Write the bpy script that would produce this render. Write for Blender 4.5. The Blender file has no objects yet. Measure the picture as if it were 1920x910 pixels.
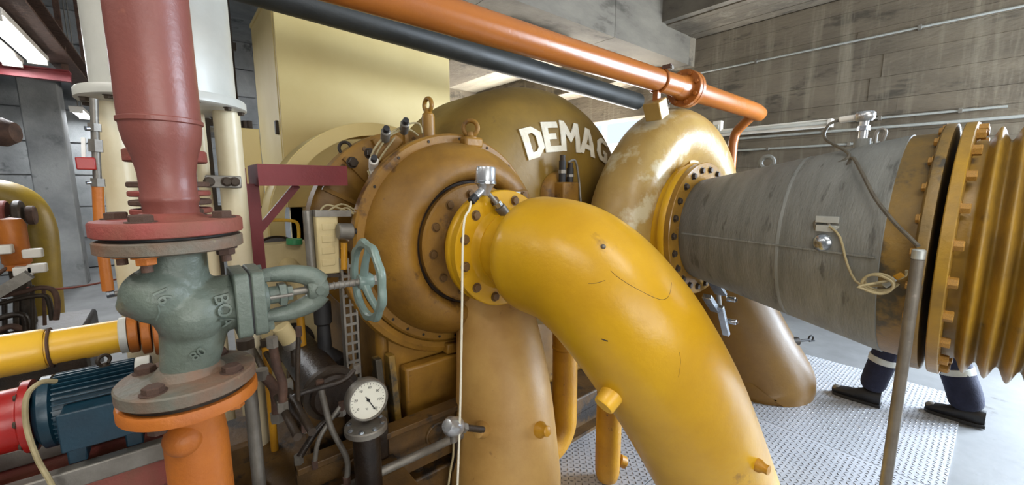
import bpy, bmesh, math, random
from mathutils import Vector, Matrix, Quaternion
random.seed(7)
PI = math.pi
scene = bpy.context.scene
C = scene.collection
V = Vector
# ------------------------------------------------------------------ camera
FPX = 765.0; PITCH = math.radians(8.2); YAW = math.radians(50.2); CAMZ = 1.5
cd = bpy.data.cameras.new('camera'); cam = bpy.data.objects.new('camera', cd); C.objects.link(cam)
cd.sensor_width = 36; cd.lens = FPX/1920*36; cd.clip_start = .02; cd.clip_end = 200
cam.location = (0, 0, CAMZ); cam.rotation_euler = (PI/2-PITCH, 0, YAW-PI/2)
scene.camera = cam
# ------------------------------------------------------------------ world, daylight, exposure
w = bpy.data.worlds.new('world'); scene.world = w; w.use_nodes = True
wb = w.node_tree.nodes['Background']; wb.inputs[0].default_value = (.78, .88, 1, 1); wb.inputs[1].default_value = 1.2
scene.view_settings.view_transform = 'Standard'; scene.view_settings.look = 'None'
scene.view_settings.gamma = 1; scene.view_settings.use_curve_mapping = False
scene.view_settings.exposure = 0.0
def area(name, loc, target, sx, sy, power, col):
    l = bpy.data.lights.new(name, 'AREA'); l.shape = 'RECTANGLE'; l.size = sx; l.size_y = sy; l.energy = power; l.color = col
    o = bpy.data.objects.new(name, l); C.objects.link(o); o.location = loc
    o.rotation_euler = (V(target)-V(loc)).to_track_quat('-Z', 'Y').to_euler(); return o
GATE_W = 820; WIN_W = 330; HALL_W = 27
area('gate_daylight', (5.56, -1.8, 1.6), (3.0, .1, .9), 2.1, 2.8, GATE_W, (.74, .86, 1))
area('front_window_daylight', (4.7, -3.36, 2.5), (5.35, .3, 2.35), 1.6, 1.1, 80, (.86, .94, 1)).data.spread = math.radians(80)
area('window_daylight', (5.52, 5.25, 1.75), (4.2, 5.4, 3.4), 3.0, 1.4, WIN_W, (1, .95, .86))
area('rear_window_fill', (-.3, -3.36, 1.9), (.2, 0, 1.4), 3.2, 1.6, 105, (1, .97, .9))  # added source behind the viewer, fills the foreground from the front
# ------------------------------------------------------------------ helpers
_fx, _fy = math.cos(YAW), math.sin(YAW)
_F = V((_fx*math.cos(PITCH), _fy*math.cos(PITCH), -math.sin(PITCH))); _R = V((_fy, -_fx, 0)); _U = _R.cross(_F)
def at(px, py, X=None, Y=None, Z=None):
    """the point of the room that a sight line meets in a plane of the room"""
    r = _F+_R*((px-960)/FPX)-_U*((py-455)/FPX)
    t = X/r.x if X is not None else (Y/r.y if Y is not None else (Z-CAMZ)/r.z)
    return V((0, 0, CAMZ))+r*t
def lin(c):
    return tuple(((v/255)/12.92 if v/255 <= .04045 else ((v/255+.055)/1.055)**2.4) for v in c)+(1,)
MATS = {}
def mat(name, c1, c2=None, scale=5, rough=.5, metal=0, bump=.15, bscale=60, c3=None, s3=14, t3=.62, rnd=0, coat=0, stretch=None, lo=.35, hi=.7, emit=None, rvar=.15, spec=.5, geo=False, drip=None):
    m = bpy.data.materials.new(name); m.use_nodes = True; nt = m.node_tree; N = nt.nodes; Lk = nt.links.new
    b = N['Principled BSDF']; b.inputs['Metallic'].default_value = metal; b.inputs['Roughness'].default_value = rough
    b.inputs['Coat Weight'].default_value = coat; b.inputs['Specular IOR Level'].default_value = spec
    tc = N.new('ShaderNodeTexCoord'); co = tc.outputs['Object']
    if geo: co = N.new('ShaderNodeNewGeometry').outputs['Position']
    raw = co
    if stretch:
        mp = N.new('ShaderNodeMapping'); mp.inputs['Scale'].default_value = stretch; Lk(co, mp.inputs[0]); co = mp.outputs[0]
    def noise(s, d=4, r=.55):
        n = N.new('ShaderNodeTexNoise'); n.inputs['Scale'].default_value = s; n.inputs['Detail'].default_value = d; n.inputs['Roughness'].default_value = r
        Lk(co, n.inputs['Vector']); return n.outputs['Fac']
    def ramp(fac, a, bb):
        r = N.new('ShaderNodeMapRange'); r.inputs['From Min'].default_value = a; r.inputs['From Max'].default_value = bb; Lk(fac, r.inputs[0]); return r.outputs[0]
    def mix(f, A, B):
        x = N.new('ShaderNodeMix'); x.data_type = 'RGBA'; Lk(f, x.inputs[0])
        for k, s in ((6, A), (7, B)):
            if isinstance(s, tuple): x.inputs[k].default_value = s
            else: Lk(s, x.inputs[k])
        return x.outputs[2]
    col = lin(c1)
    if c2: 
        n1 = noise(scale, 6, .6); col = mix(ramp(n1, lo, hi), col, lin(c2))
        rr = N.new('ShaderNodeMapRange'); Lk(n1, rr.inputs[0]); rr.inputs[3].default_value = max(0, rough-rvar); rr.inputs[4].default_value = min(1, rough+rvar); Lk(rr.outputs[0], b.inputs['Roughness'])
    if c3: col = mix(ramp(noise(s3, 5, .65), t3, t3+.08), col, lin(c3))
    if drip:
        mp = N.new('ShaderNodeMapping'); mp.inputs['Scale'].default_value = (4, 4, .35); Lk(raw, mp.inputs[0]); co0 = co; co = mp.outputs[0]
        col = mix(ramp(noise(1.6, 5, .7), .52, .74), col, lin(drip)); co = co0
    if rnd:
        oi = N.new('ShaderNodeObjectInfo'); hs = N.new('ShaderNodeHueSaturation'); mr = N.new('ShaderNodeMapRange')
        Lk(oi.outputs['Random'], mr.inputs[0]); mr.inputs[3].default_value = 1-rnd; mr.inputs[4].default_value = 1+rnd; Lk(mr.outputs[0], hs.inputs['Value'])
        if isinstance(col, tuple): hs.inputs['Color'].default_value = col
        else: Lk(col, hs.inputs['Color'])
        col = hs.outputs[0]
    if isinstance(col, tuple): b.inputs['Base Color'].default_value = col
    else: Lk(col, b.inputs['Base Color'])
    if bump:
        bp = N.new('ShaderNodeBump'); bp.inputs['Strength'].default_value = bump; bp.inputs['Distance'].default_value = .01
        Lk(noise(bscale, 5, .6), bp.inputs['Height']); Lk(bp.outputs[0], b.inputs['Normal'])
    if emit: b.inputs['Emission Color'].default_value = (1, 1, 1, 1); b.inputs['Emission Strength'].default_value = emit
    MATS[name] = m; return m
ORG = {}
def tag(o, label=None, cat=None, group=None, kind=None):
    for k, v in (('label', label), ('category', cat), ('group', group), ('kind', kind)):
        if v: o[k] = v
    return o
def thing(name, label, cat, loc, group=None):
    o = bpy.data.objects.new(name, None); C.objects.link(o); o.location = loc; o.empty_display_size = .05
    ORG[o] = V(loc); return tag(o, label, cat, group)
def frame(ax):
    ax = V(ax).normalized(); h = V((0, 0, 1)) if abs(ax.z) < .9 else V((1, 0, 0))
    u = h.cross(ax).normalized(); return u, ax.cross(u), ax
def cr(pts, n=8, closed=False):
    P = [V(p) for p in pts]; out = []; m = len(P)
    for i in range(m if closed else m-1):
        g = (lambda k: P[k % m]) if closed else (lambda k: P[max(0, min(m-1, k))])
        a, b, c, d = g(i-1), g(i), g(i+1), g(i+2)
        for k in range(n):
            t = k/n; out.append(.5*((2*b)+(c-a)*t+(2*a-5*b+4*c-d)*t*t+(3*b-a-3*c+d)*t**3))
    if not closed: out.append(P[-1])
    return out
class MB:
    def __init__(s): s.v = []; s.f = []
    def add(s, vs, fs):
        o = len(s.v); s.v += [V(v) for v in vs]; s.f += [[i+o for i in f] for f in fs]; return s
    def box(s, c, d, rot=None):
        c = V(c); R = rot or Matrix.Identity(3); vs = []
        for x in (-.5, .5):
            for y in (-.5, .5):
                for z in (-.5, .5): vs.append(c+R @ V((x*d[0], y*d[1], z*d[2])))
        return s.add(vs, [(0, 1, 3, 2), (4, 6, 7, 5), (0, 4, 5, 1), (2, 3, 7, 6), (0, 2, 6, 4), (1, 5, 7, 3)])
    def bb(s, a, b): return s.box([(a[i]+b[i])/2 for i in range(3)], [abs(a[i]-b[i]) for i in range(3)])
    def bar(s, a, b, w, h, up=(0, 0, 1)):
        a, b = V(a), V(b); d = (b-a); z = d.normalized(); x = V(up).cross(z)
        if x.length < 1e-4: x = V((1, 0, 0)).cross(z)
        x.normalize(); y = z.cross(x); return s.box((a+b)/2, (w, h, d.length), Matrix((x, y, z)).transposed())
    def lathe(s, o, ax, prof, n=48):
        u, v, a = frame(ax); o = V(o); rings = []; vs = []; fs = []
        for r, h in prof:
            if r < 1e-6: rings.append([len(vs)]); vs.append(o+a*h)
            else:
                rings.append(list(range(len(vs), len(vs)+n)))
                for k in range(n): t = 2*PI*k/n; vs.append(o+a*h+u*(r*math.cos(t))+v*(r*math.sin(t)))
        for A, B in zip(rings, rings[1:]):
            for k in range(n):
                k2 = (k+1) % n
                if len(A) == 1 and len(B) == 1: continue
                if len(A) == 1: fs.append((A[0], B[k], B[k2]))
                elif len(B) == 1: fs.append((A[k], B[0], A[k2]))
                else: fs.append((A[k], B[k], B[k2], A[k2]))
        return s.add(vs, fs)
    def cyl(s, a, b, r, r2=None, n=24, ch=0):
        a, b = V(a), V(b); L = (b-a).length; r2 = r if r2 is None else r2
        p = [(0, 0), (r-ch, 0), (r, ch), (r2, L-ch), (r2-ch, L), (0, L)] if ch else [(0, 0), (r, 0), (r2, L), (0, L)]
        return s.lathe(a, b-a, p, n)
    def ball(s, c, r, n=20):
        r = V((r, r, r)) if not hasattr(r, '__len__') else V(r); c = V(c); i0 = len(s.v)
        s.lathe((0, 0, 0), (0, 0, 1), [(math.sin(PI*k/10) if 0 < k < 10 else 0, -math.cos(PI*k/10)) for k in range(11)], n)
        for i in range(i0, len(s.v)): q = s.v[i]; s.v[i] = V((c.x+q.x*r.x, c.y+q.y*r.y, c.z+q.z*r.z))
        return s
    def tube(s, pts, r, n=12, closed=False, prof=None):
        P = [V(p) for p in pts]; m = len(P); rr = r if hasattr(r, '__len__') else [r]*m; vs = []; fs = []
        T = []
        for i in range(m):
            a = P[(i-1) % m] if closed else P[max(0, i-1)]; b = P[(i+1) % m] if closed else P[min(m-1, i+1)]; T.append((b-a).normalized())
        u, _, _ = frame(T[0])
        for i in range(m):
            if i: u = (T[i-1].rotation_difference(T[i])) @ u
            u = (u-T[i]*u.dot(T[i])).normalized(); v = T[i].cross(u)
            for k in range(n): t = 2*PI*k/n; vs.append(P[i]+u*(rr[i]*math.cos(t))+v*(rr[i]*math.sin(t)))
        for i in range(m if closed else m-1):
            j = (i+1) % m
            for k in range(n): k2 = (k+1) % n; fs.append((i*n+k, i*n+k2, j*n+k2, j*n+k))
        if not closed: fs.append(tuple(range(n))[::-1]); fs.append(tuple(range((m-1)*n, m*n)))
        return s.add(vs, fs)
    def ring(s, c, ax, R, r, n=32, m=10, a0=0, a1=2*PI):
        u, v, _ = frame(ax); c = V(c); full = abs(a1-a0-2*PI) < 1e-6
        k = n if full else n+1
        return s.tube([c+u*(R*math.cos(a0+(a1-a0)*i/n))+v*(R*math.sin(a0+(a1-a0)*i/n)) for i in range(k)], r, m, closed=full)
    def prism(s, poly, o, u, v, w0, w1):
        u, v = V(u).normalized(), V(v).normalized(); w = u.cross(v); o = V(o); n = len(poly)
        vs = [o+u*x+v*y+w*w0 for x, y in poly]+[o+u*x+v*y+w*w1 for x, y in poly]
        return s.add(vs, [tuple(range(n))[::-1], tuple(range(n, 2*n))]+[(i, (i+1) % n, n+(i+1) % n, n+i) for i in range(n)])
    def build(s, name, m, parent=None, bevel=0, seg=2, smooth=40, org=None, remesh=0, label=None, kind=None, flat=False):
        o0 = ORG[parent] if parent is not None else (V(org) if org is not None else V((0, 0, 0)))
        me = bpy.data.meshes.new(name); me.from_pydata([v-o0 for v in s.v], [], s.f)
        bm = bmesh.new(); bm.from_mesh(me); bmesh.ops.recalc_face_normals(bm, faces=bm.faces); bm.to_mesh(me); bm.free()
        if not flat:
            for p in me.polygons: p.use_smooth = True
            me.set_sharp_from_angle(angle=math.radians(smooth))
        me.materials.append(MATS[m] if isinstance(m, str) else m)
        o = bpy.data.objects.new(name, me); C.objects.link(o)
        if parent is not None: o.parent = parent
        else: o.location = o0
        ORG[o] = o0
        if remesh:
            md = o.modifiers.new('Remesh', 'REMESH'); md.mode = 'VOXEL'; md.voxel_size = remesh; md.use_smooth_shade = True
            sm = o.modifiers.new('Smooth', 'SMOOTH'); sm.iterations = 7; sm.factor = .5
        if bevel:
            md = o.modifiers.new('Bevel', 'BEVEL'); md.width = bevel; md.segments = seg; md.limit_method = 'ANGLE'; md.angle_limit = math.radians(40)
        return tag(o, label, kind=kind)
_BM = {}
def bolt(parent, p, ax, s=.012, m='bolt', name='bolt', h=.7, washer=True):
    """one hex head (across corners 2*s) on a washer"""
    k = (m, h, washer)
    if k not in _BM:
        b = MB()
        if washer: b.cyl((0, 0, 0), (0, 0, .12), 1.25, n=16)
        b.lathe((0, 0, 0), (0, 0, 1), [(0, .1), (1, .1), (1, h-.1), (.86, h), (0, h)], 6)
        o = b.build(name, m, smooth=30); _BM[k] = o.data; C.objects.unlink(o); bpy.data.objects.remove(o)
    o = bpy.data.objects.new(name, _BM[k]); C.objects.link(o); o.parent = parent; o.location = V(p)-ORG[parent]
    q = V(ax).to_track_quat('Z', 'Y') @ Quaternion((0, 0, 1), random.uniform(0, 1)); o.rotation_mode = 'QUATERNION'; o.rotation_quaternion = q; o.scale = (s, s, s)
    return o
def bolts(parent, c, ax, R, n, s=.012, ph=0, m='bolt', h=.7, name='bolt', skip=(), washer=True):
    u, v, a = frame(ax)
    for k in range(n):
        if k in skip: continue
        t = ph+2*PI*k/n; bolt(parent, V(c)+u*(R*math.cos(t))+v*(R*math.sin(t)), a, s, m, name, h, washer)
def text_mesh(txt, size, depth, offset=0):
    """outline letters as loose 2-D vertices and faces, x right, y up, centred"""
    cu = bpy.data.curves.new('t', 'FONT'); cu.body = txt; cu.size = size; cu.extrude = depth; cu.offset = offset; cu.align_x = 'CENTER'; cu.align_y = 'CENTER'; cu.resolution_u = 3
    o = bpy.data.objects.new('t', cu); C.objects.link(o); dg = bpy.context.evaluated_depsgraph_get(); dg.update()
    me = bpy.data.meshes.new_from_object(o.evaluated_get(dg)); vs = [v.co.copy() for v in me.vertices]; fs = [tuple(p.vertices) for p in me.polygons]
    bpy.data.objects.remove(o); bpy.data.curves.remove(cu); bpy.data.meshes.remove(me); return vs, fs
def text(name, txt, size, o, u, v, m, parent, depth=.001, offset=0):
    vs, fs = text_mesh(txt, size, depth, offset); u, v = V(u).normalized(), V(v).normalized(); w = u.cross(v); o = V(o)
    b = MB(); b.add([o+u*q.x+v*q.y+w*q.z for q in vs], fs); return b.build(name, m, parent, flat=True)
from mathutils.bvhtree import BVHTree
def tree(o):
    dg = bpy.context.evaluated_depsgraph_get(); dg.update(); me = o.evaluated_get(dg).data
    return BVHTree.FromPolygons([v.co+ORG[o] for v in me.vertices], [tuple(p.vertices) for p in me.polygons])
def surf(o):
    t = tree(o)
    def hit(px, py):
        r = (_F+_R*((px-960)/FPX)-_U*((py-455)/FPX)).normalized(); h = t.ray_cast(V((0, 0, CAMZ)), r); return h[0], h[1]
    return hit
def cable(name, pts, r, m, label=None, cat='cable', parent=None, n=8, sm=8):
    b = MB(); b.tube(cr(pts, sm), r, n)
    o = b.build(name, m, parent, org=pts[0]) 
    if parent is None: tag(o, label, cat)
    return o
# ------------------------------------------------------------------ materials
mat('ochre', (210, 162, 24), (192, 144, 20), 3.2, .34, bump=.22, bscale=11, c3=(146, 106, 34), s3=5, t3=.64)
mat('flange_gloss', (146, 108, 40), (116, 84, 32), 5, .22, bump=.1)
mat('ochre_old', (152, 110, 36), (112, 78, 26), 4, .5, bump=.2, bscale=40, c3=(84, 56, 26), s3=6, t3=.6)
mat('dome_paint', (140, 110, 40), (116, 90, 32), 3, .5, bump=.15, bscale=30, c3=(104, 76, 34), s3=9, t3=.66)
mat('tan_paint', (172, 144, 84), (150, 118, 60), 3, .33, bump=.3, bscale=20, c3=(188, 174, 140), s3=4, t3=.54)  # pale streaks put the silvery daylight sheen into the colour
mat('ring_dirty', (140, 108, 42), (96, 80, 48), 5, .5, bump=.25, c3=(62, 56, 44), s3=4, t3=.55)
mat('leg_paint', (124, 90, 28), (108, 76, 22), 3, .42, bump=.15, bscale=20)
mat('duct_brown', (192, 152, 86), (166, 124, 62), 4, .5, bump=.15, bscale=30, c3=(112, 76, 44), s3=9, t3=.66)
mat('yellow_rust', (196, 142, 30), (168, 116, 26), 5, .45, bump=.2, c3=(96, 58, 30), s3=30, t3=.66)
mat('bellows_yellow', (176, 136, 44), (134, 104, 46), 6, .4, bump=.2, c3=(100, 80, 50), s3=4, t3=.6)
mat('grey_lag', (134, 135, 130), (108, 109, 104), 3, .55, bump=.3, bscale=30, c3=(92, 92, 88), s3=5, t3=.6, stretch=(1, 5, 1))
mat('cream', (224, 202, 138), (214, 190, 124), 1.5, .5, bump=.03, c3=(196, 172, 118), s3=4, t3=.7)
mat('cream_pipe', (226, 214, 182), (206, 190, 152), 4, .4, bump=.05)
mat('white_paint', (206, 206, 198), (186, 186, 178), 3, .35, bump=.04, c3=(176, 168, 150), s3=9, t3=.72)
mat('letter_white', (238, 232, 214), (222, 212, 188), 20, .6, bump=.1)
mat('primer_red', (128, 74, 66), (112, 62, 55), 5, .42, bump=.1, bscale=80, c3=(150, 96, 74), s3=6, t3=.62)
mat('red_steel', (128, 32, 38), (108, 26, 32), 4, .5, bump=.1)
mat('flange_red', (140, 62, 56), (120, 74, 58), 8, .65, bump=.3, bscale=70)
mat('valve_green', (103, 113, 103), (86, 95, 86), 7, .42, bump=.35, bscale=55, c3=(74, 76, 66), s3=9, t3=.64)
mat('valve_flange', (98, 100, 90), (120, 84, 62), 9, .6, bump=.35, bscale=60, c3=(140, 130, 100), s3=16, t3=.64)
mat('handwheel_green', (120, 138, 130), (94, 112, 106), 8, .35, bump=.12, c3=(160, 176, 166), s3=20, t3=.64)
mat('rust', (92, 66, 52), (60, 44, 38), 18, .75, bump=.4)
mat('bolt', (120, 88, 40), (82, 58, 32), 14, .55, bump=.2)
mat('bolt_dark', (58, 54, 48), (80, 60, 40), 14, .55, bump=.2, metal=.4)
mat('bolt_yellow', (190, 142, 60), (128, 92, 40), 10, .5, bump=.2)
mat('steel_bright', (200, 206, 212), (150, 156, 164), 8, .25, metal=.9, bump=.05)
mat('steel_grey', (140, 136, 128), (108, 102, 94), 10, .45, metal=.5, bump=.15)
mat('post_steel', (132, 126, 116), (104, 97, 88), 9, .5, metal=.35, bump=.2, c3=(150, 142, 132), s3=16, t3=.64)
mat('silver_paint', (196, 198, 200), (170, 172, 176), 10, .3, metal=.7, bump=.05)
mat('black_rubber', (30, 30, 32), (44, 42, 42), 10, .6, bump=.05)
mat('pipe_black', (30, 31, 29), (42, 42, 39), 5, .5, bump=.12, c3=(54, 53, 49), s3=12, t3=.68)
mat('orange_pipe', (160, 94, 36), (144, 82, 32), 3, .3, bump=.06)
mat('orange_paint', (184, 106, 32), (162, 88, 28), 6, .5, bump=.2, c3=(150, 84, 34), s3=10, t3=.66)
mat('cable_white', (226, 220, 200), rough=.5, bump=0)
mat('cable_grey', (98, 92, 80), (78, 72, 62), 20, .6, bump=0)
mat('cable_beige', (170, 156, 118), (140, 126, 92), 20, .6, bump=0)
mat('motor_blue', (22, 58, 74), (16, 42, 56), 6, .4, bump=.1)
mat('pump_red', (168, 30, 24), (140, 24, 22), 5, .35, bump=.08, c3=(90, 40, 30), s3=9, t3=.68)
mat('olive_yellow', (150, 124, 34), (120, 98, 30), 5, .45, bump=.15)
mat('bright_yellow', (240, 190, 56), (226, 172, 44), 4, .35, bump=.06, c3=(170, 120, 50), s3=6, t3=.68)
mat('dark_iron', (44, 38, 32), (66, 52, 38), 8, .55, metal=.3, bump=.25)
mat('dark_oily', (34, 28, 24), (56, 42, 30), 7, .4, bump=.3, metal=.2)
mat('base_ochre', (104, 74, 30), (64, 46, 24), 5, .55, bump=.25, c3=(40, 32, 25), s3=6, t3=.52)
mat('beige_box', (206, 188, 140), (184, 166, 120), 6, .5, bump=.05)
mat('dial_white', (226, 224, 210), rough=.4, bump=0)
mat('ink', (20, 20, 20), rough=.5, bump=0)
mat('tag_pale', (196, 200, 196), (176, 180, 178), 20, .4, metal=.5, bump=0)
mat('green_cap', (60, 140, 90), rough=.5, bump=0)
mat('concrete', (120, 110, 94), (86, 78, 67), 2.2, .85, bump=.5, bscale=30, c3=(76, 70, 60), s3=3.2, t3=.56, rnd=.13, lo=.3, hi=.75, geo=True, stretch=(1, .45, 1.6), drip=(136, 128, 112))
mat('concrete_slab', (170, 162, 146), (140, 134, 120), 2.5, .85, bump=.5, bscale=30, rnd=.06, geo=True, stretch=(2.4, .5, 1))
mat('concrete_beam', (116, 109, 97), (90, 84, 75), 2.5, .85, bump=.5, bscale=30, c3=(74, 69, 60), s3=2.5, t3=.58, rnd=.12, geo=True, stretch=(.5, 1, 1.4))
mat('concrete_grey', (140, 142, 142), (108, 110, 112), 2.2, .85, bump=.4, bscale=25, c3=(86, 88, 90), s3=2, t3=.6, rnd=.1, geo=True)
mat('concrete_floor', (126, 127, 127), (106, 106, 106), 2, .55, bump=.12, bscale=30, c3=(94, 93, 90), s3=5, t3=.64)
mat('plate_steel', (190, 192, 198), (162, 164, 168), 2.5, .42, metal=.2, bump=.15, c3=(150, 132, 112), s3=3, t3=.62)
mat('plate_tread', (120, 122, 128), (104, 106, 110), 6, .32, metal=.3, bump=0)  # darker than the plate: shade of the backlit lozenges put into the colour
mat('lamp_glow', (255, 255, 255), rough=.5, bump=0, emit=14)
mat('lamp_body', (232, 228, 220), (214, 208, 198), 6, .4, bump=0)
mat('navy_cloth', (30, 34, 58), (22, 24, 44), 14, .9, bump=.3, bscale=90)
mat('reflective', (196, 198, 192), (180, 182, 176), 30, .35, bump=0)
mat('boot_black', (26, 26, 30), (38, 38, 42), 14, .5, bump=.15)
mat('skin', (206, 160, 130), (196, 146, 118), 12, .5, bump=.05)
mat('hair', (58, 42, 30), (44, 32, 24), 40, .6, bump=.3)
m = bpy.data.materials.new('glass'); m.use_nodes = True; MATS['glass'] = m
_b = m.node_tree.nodes['Principled BSDF']; _b.inputs['Transmission Weight'].default_value = 1; _b.inputs['Roughness'].default_value = .05; _b.inputs['IOR'].default_value = 1.1; _b.inputs['Base Color'].default_value = (.95, .97, 1, 1)
# ------------------------------------------------------------------ setting
_unit = MB().box((0, 0, 0), (1, 1, 1))
_tmp = _unit.build('unit', 'concrete', flat=True); UNIT = {}
def piece(name, a, b, m, parent):
    """a box piece sharing one unit cube mesh"""
    if m not in UNIT:
        d = _tmp.data.copy(); d.materials.clear(); d.materials.append(MATS[m]); UNIT[m] = d
    o = bpy.data.objects.new(name, UNIT[m]); C.objects.link(o); o.parent = parent
    o.location = V([(a[i]+b[i])/2 for i in range(3)])-ORG[parent]; o.scale = [abs(a[i]-b[i]) for i in range(3)]; return o
C.objects.unlink(_tmp)
def struct(name, a, b, m, label=None, cat=None):
    return tag(MB().bb(a, b).build(name, m, flat=True), label, cat, kind='structure')
XW = 5.6; YB = 2.87
RW = struct('wall_right', (XW+.02, -.7, 0), (XW+.3, 3.55, 4.6), 'concrete', 'board-marked concrete wall behind the grey cone', 'wall')
for a, b in (((XW+.02, -3.6, 0), (XW+.3, -2.9, 4.6)), ((XW+.02, -2.9, 3.1), (XW+.3, -.7, 4.6)), ((XW+.02, 7.0, 0), (XW+.3, 10.5, 4.6)), ((XW+.02, 3.55, 0), (XW+.3, 7.0, 1.0)), ((XW+.02, 3.55, 2.53), (XW+.3, 7.0, 4.6))):
    piece('wall_section', a, b, 'concrete', RW)
z = 0.0
while z < 3.4:                                   # the imprint of each formwork board
    h = random.choice((.10, .13, .16, .22)); y = 3.55; z1 = min(z+h, 3.41)
    while y > -.7:
        l = random.uniform(2.2, 3.4); y0 = max(-.7, y-l); d = random.uniform(0, .007)
        piece('form_board', (XW-.012+d, y0+.001, z+.0012), (XW+.03, y, z1-.0012), 'concrete', RW); y = y0
    z = z1
WB = struct('wall_back', (-5, 10.52, 0), (XW+.3, 10.8, 4.6), 'concrete_grey', 'grey concrete wall at the far end of the hall', 'wall')
z = 0
while z < 4.4:
    h = .55
    x = -5
    while x < 1.5:
        piece('wall_panel', (x+.008, 10.42+random.uniform(0, .05), z+.012), (x+2.2-.008, 10.54, z+h-.012), 'concrete_grey', WB); x += 2.2
    z += h
struct('wall_left', (-5.3, -3.6, 0), (-5, 10.8, 4.6), 'concrete_grey', 'grey concrete side wall of the hall', 'wall')
FW = struct('wall_front', (-5.3, -3.6, 0), (-2.0, -3.4, 4.6), 'concrete', 'concrete wall behind the viewer, one window added for fill', 'wall')
piece('wall_section', (-2.0, -3.6, 0), (1.4, -3.4, 1.0), 'concrete', FW); piece('wall_section', (-2.0, -3.6, 2.8), (1.4, -3.4, 4.6), 'concrete', FW); piece('wall_section', (1.4, -3.6, 0), (3.85, -3.4, 4.6), 'concrete', FW)
piece('wall_section', (3.85, -3.6, 3.1), (XW+.3, -3.4, 4.6), 'concrete', FW); piece('wall_section', (5.55, -3.6, 0), (XW+.3, -3.4, 3.1), 'concrete', FW); piece('wall_section', (3.85, -3.6, 0), (5.55, -3.4, 1.9), 'concrete', FW)
CE = struct('ceiling', (-5.3, -3.6, 4.4), (XW+.3, 10.8, 4.6), 'concrete_grey', 'concrete slab ceiling of the hall', 'ceiling')
XD = 4.84
for i in range(7):                               # lower soffit beside the wall, board by board
    x0 = XD+(XW-XD)*i/7; piece('form_board', (x0+.003, -3.4, 3.41+random.uniform(0, .012)), (XD+(XW-XD)*(i+1)/7, YB, 3.6), 'concrete', CE)
piece('soffit_edge', (XD-.1, -3.4, 3.425), (XD, YB, 4.4), 'concrete_beam', CE)
for i in range(4):                               # beam across the hall
    piece('beam', (-1+1.61*i, YB, 3.06+.0), (-1+1.61*(i+1)-.006, YB+.34, 4.42), 'concrete_beam', CE)
piece('beam', (5.44, YB+.002, 3.06), (XW+.01, YB+.34, 4.42), 'concrete', CE)
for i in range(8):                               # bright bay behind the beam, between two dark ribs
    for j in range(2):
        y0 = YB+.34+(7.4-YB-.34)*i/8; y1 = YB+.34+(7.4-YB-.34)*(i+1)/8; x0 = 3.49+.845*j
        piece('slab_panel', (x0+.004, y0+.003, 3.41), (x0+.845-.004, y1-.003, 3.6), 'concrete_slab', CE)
piece('rib', (2.75, YB+.34, 2.98), (3.49, 8.2, 4.4), 'concrete', CE); piece('rib', (5.18, YB+.34, 2.98), (XW+.02, 8.2, 4.4), 'concrete', CE)
piece('beam', (3.49, 7.4, 2.85), (5.18, 7.8, 4.4), 'concrete', CE)
W1 = struct('window_1', (XW+.1, 3.55, 1.0), (XW+.12, 7.0, 2.53), 'glass', 'wide daylight window in the wall behind the machine', 'window')
for y in (3.55, 4.4, 5.27, 6.13, 6.96): piece('mullion', (XW+.06, y, 1.0), (XW+.15, y+.04, 2.53), 'lamp_body', W1)
for z in (1.0, 1.76, 2.49): piece('transom', (XW+.065, 3.55, z), (XW+.145, 7.0, z+.04), 'lamp_body', W1)
W2 = struct('fill_window_2', (-2.0, -3.52, 1.0), (1.4, -3.5, 2.8), 'glass', 'wide unseen window added behind the viewer for fill light', 'window')  # unseen opening added to go with the rear fill light
W3 = struct('window_3', (3.85, -3.52, 1.9), (5.55, -3.5, 3.1), 'glass', 'high window beside the open gate', 'window')
for Wn, xs, z0, z1 in ((W2, (-2.0, -.88, .24, 1.36), 1.0, 2.8), (W3, (3.85, 4.68, 5.51), 1.9, 3.1)):
    for x in xs: piece('mullion', (x, -3.56, z0), (x+.04, -3.46, z1), 'lamp_body', Wn)
FL = struct('floor', (-5.3, -3.6, -.3), (XW+.3, 10.8, -.008), 'concrete_floor', 'pale concrete floor of the hall', 'floor')
def plate(x0, x1, y0, y1, tread=True):
    o = piece('floor_plate', (x0+.003, y0+.003, -.02), (x1-.003, y1-.003, 0), 'plate_steel', FL)
    if not tread: return
    b = MB(); p = .024; nx = int((x1-x0)/p); ny = int((y1-y0)/p); vs = []; fs = []
    for i in range(nx):
        for j in range(ny):
            cx = x0+p*(i+.5); cy = y0+p*(j+.5); a = PI/4 if (i+j) % 2 else -PI/4; c, s_ = math.cos(a), math.sin(a); k = len(vs)
            for lx, ly, lz in ((-.0115, 0, 0), (0, -.0036, 0), (.0115, 0, 0), (0, .0036, 0), (-.005, 0, .0022), (.005, 0, .0022)):
                vs.append((cx+lx*c-ly*s_, cy+lx*s_+ly*c, lz))
            fs += [(k, k+1, k+5, k+4), (k+1, k+2, k+5), (k+2, k+3, k+4, k+5), (k+3, k, k+4)]
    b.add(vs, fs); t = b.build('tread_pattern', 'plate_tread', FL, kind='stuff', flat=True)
    ORG[t] = V((0, 0, 0))
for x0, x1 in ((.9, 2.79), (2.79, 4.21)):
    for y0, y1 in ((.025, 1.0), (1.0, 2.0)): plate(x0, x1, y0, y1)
plate(-.6, .9, .025, 1.0, False); plate(-.6, .9, 1.0, 2.0, False)
CO = tag(MB().bb((-1.46, 8.7, -.01), (-1.08, 9.1, 3.0)).build('column', 'concrete_grey', org=(-1.27, 8.9, 0), bevel=.015), 'grey concrete column standing at the far left behind the yellow elbow', 'column', kind='structure')
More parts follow.
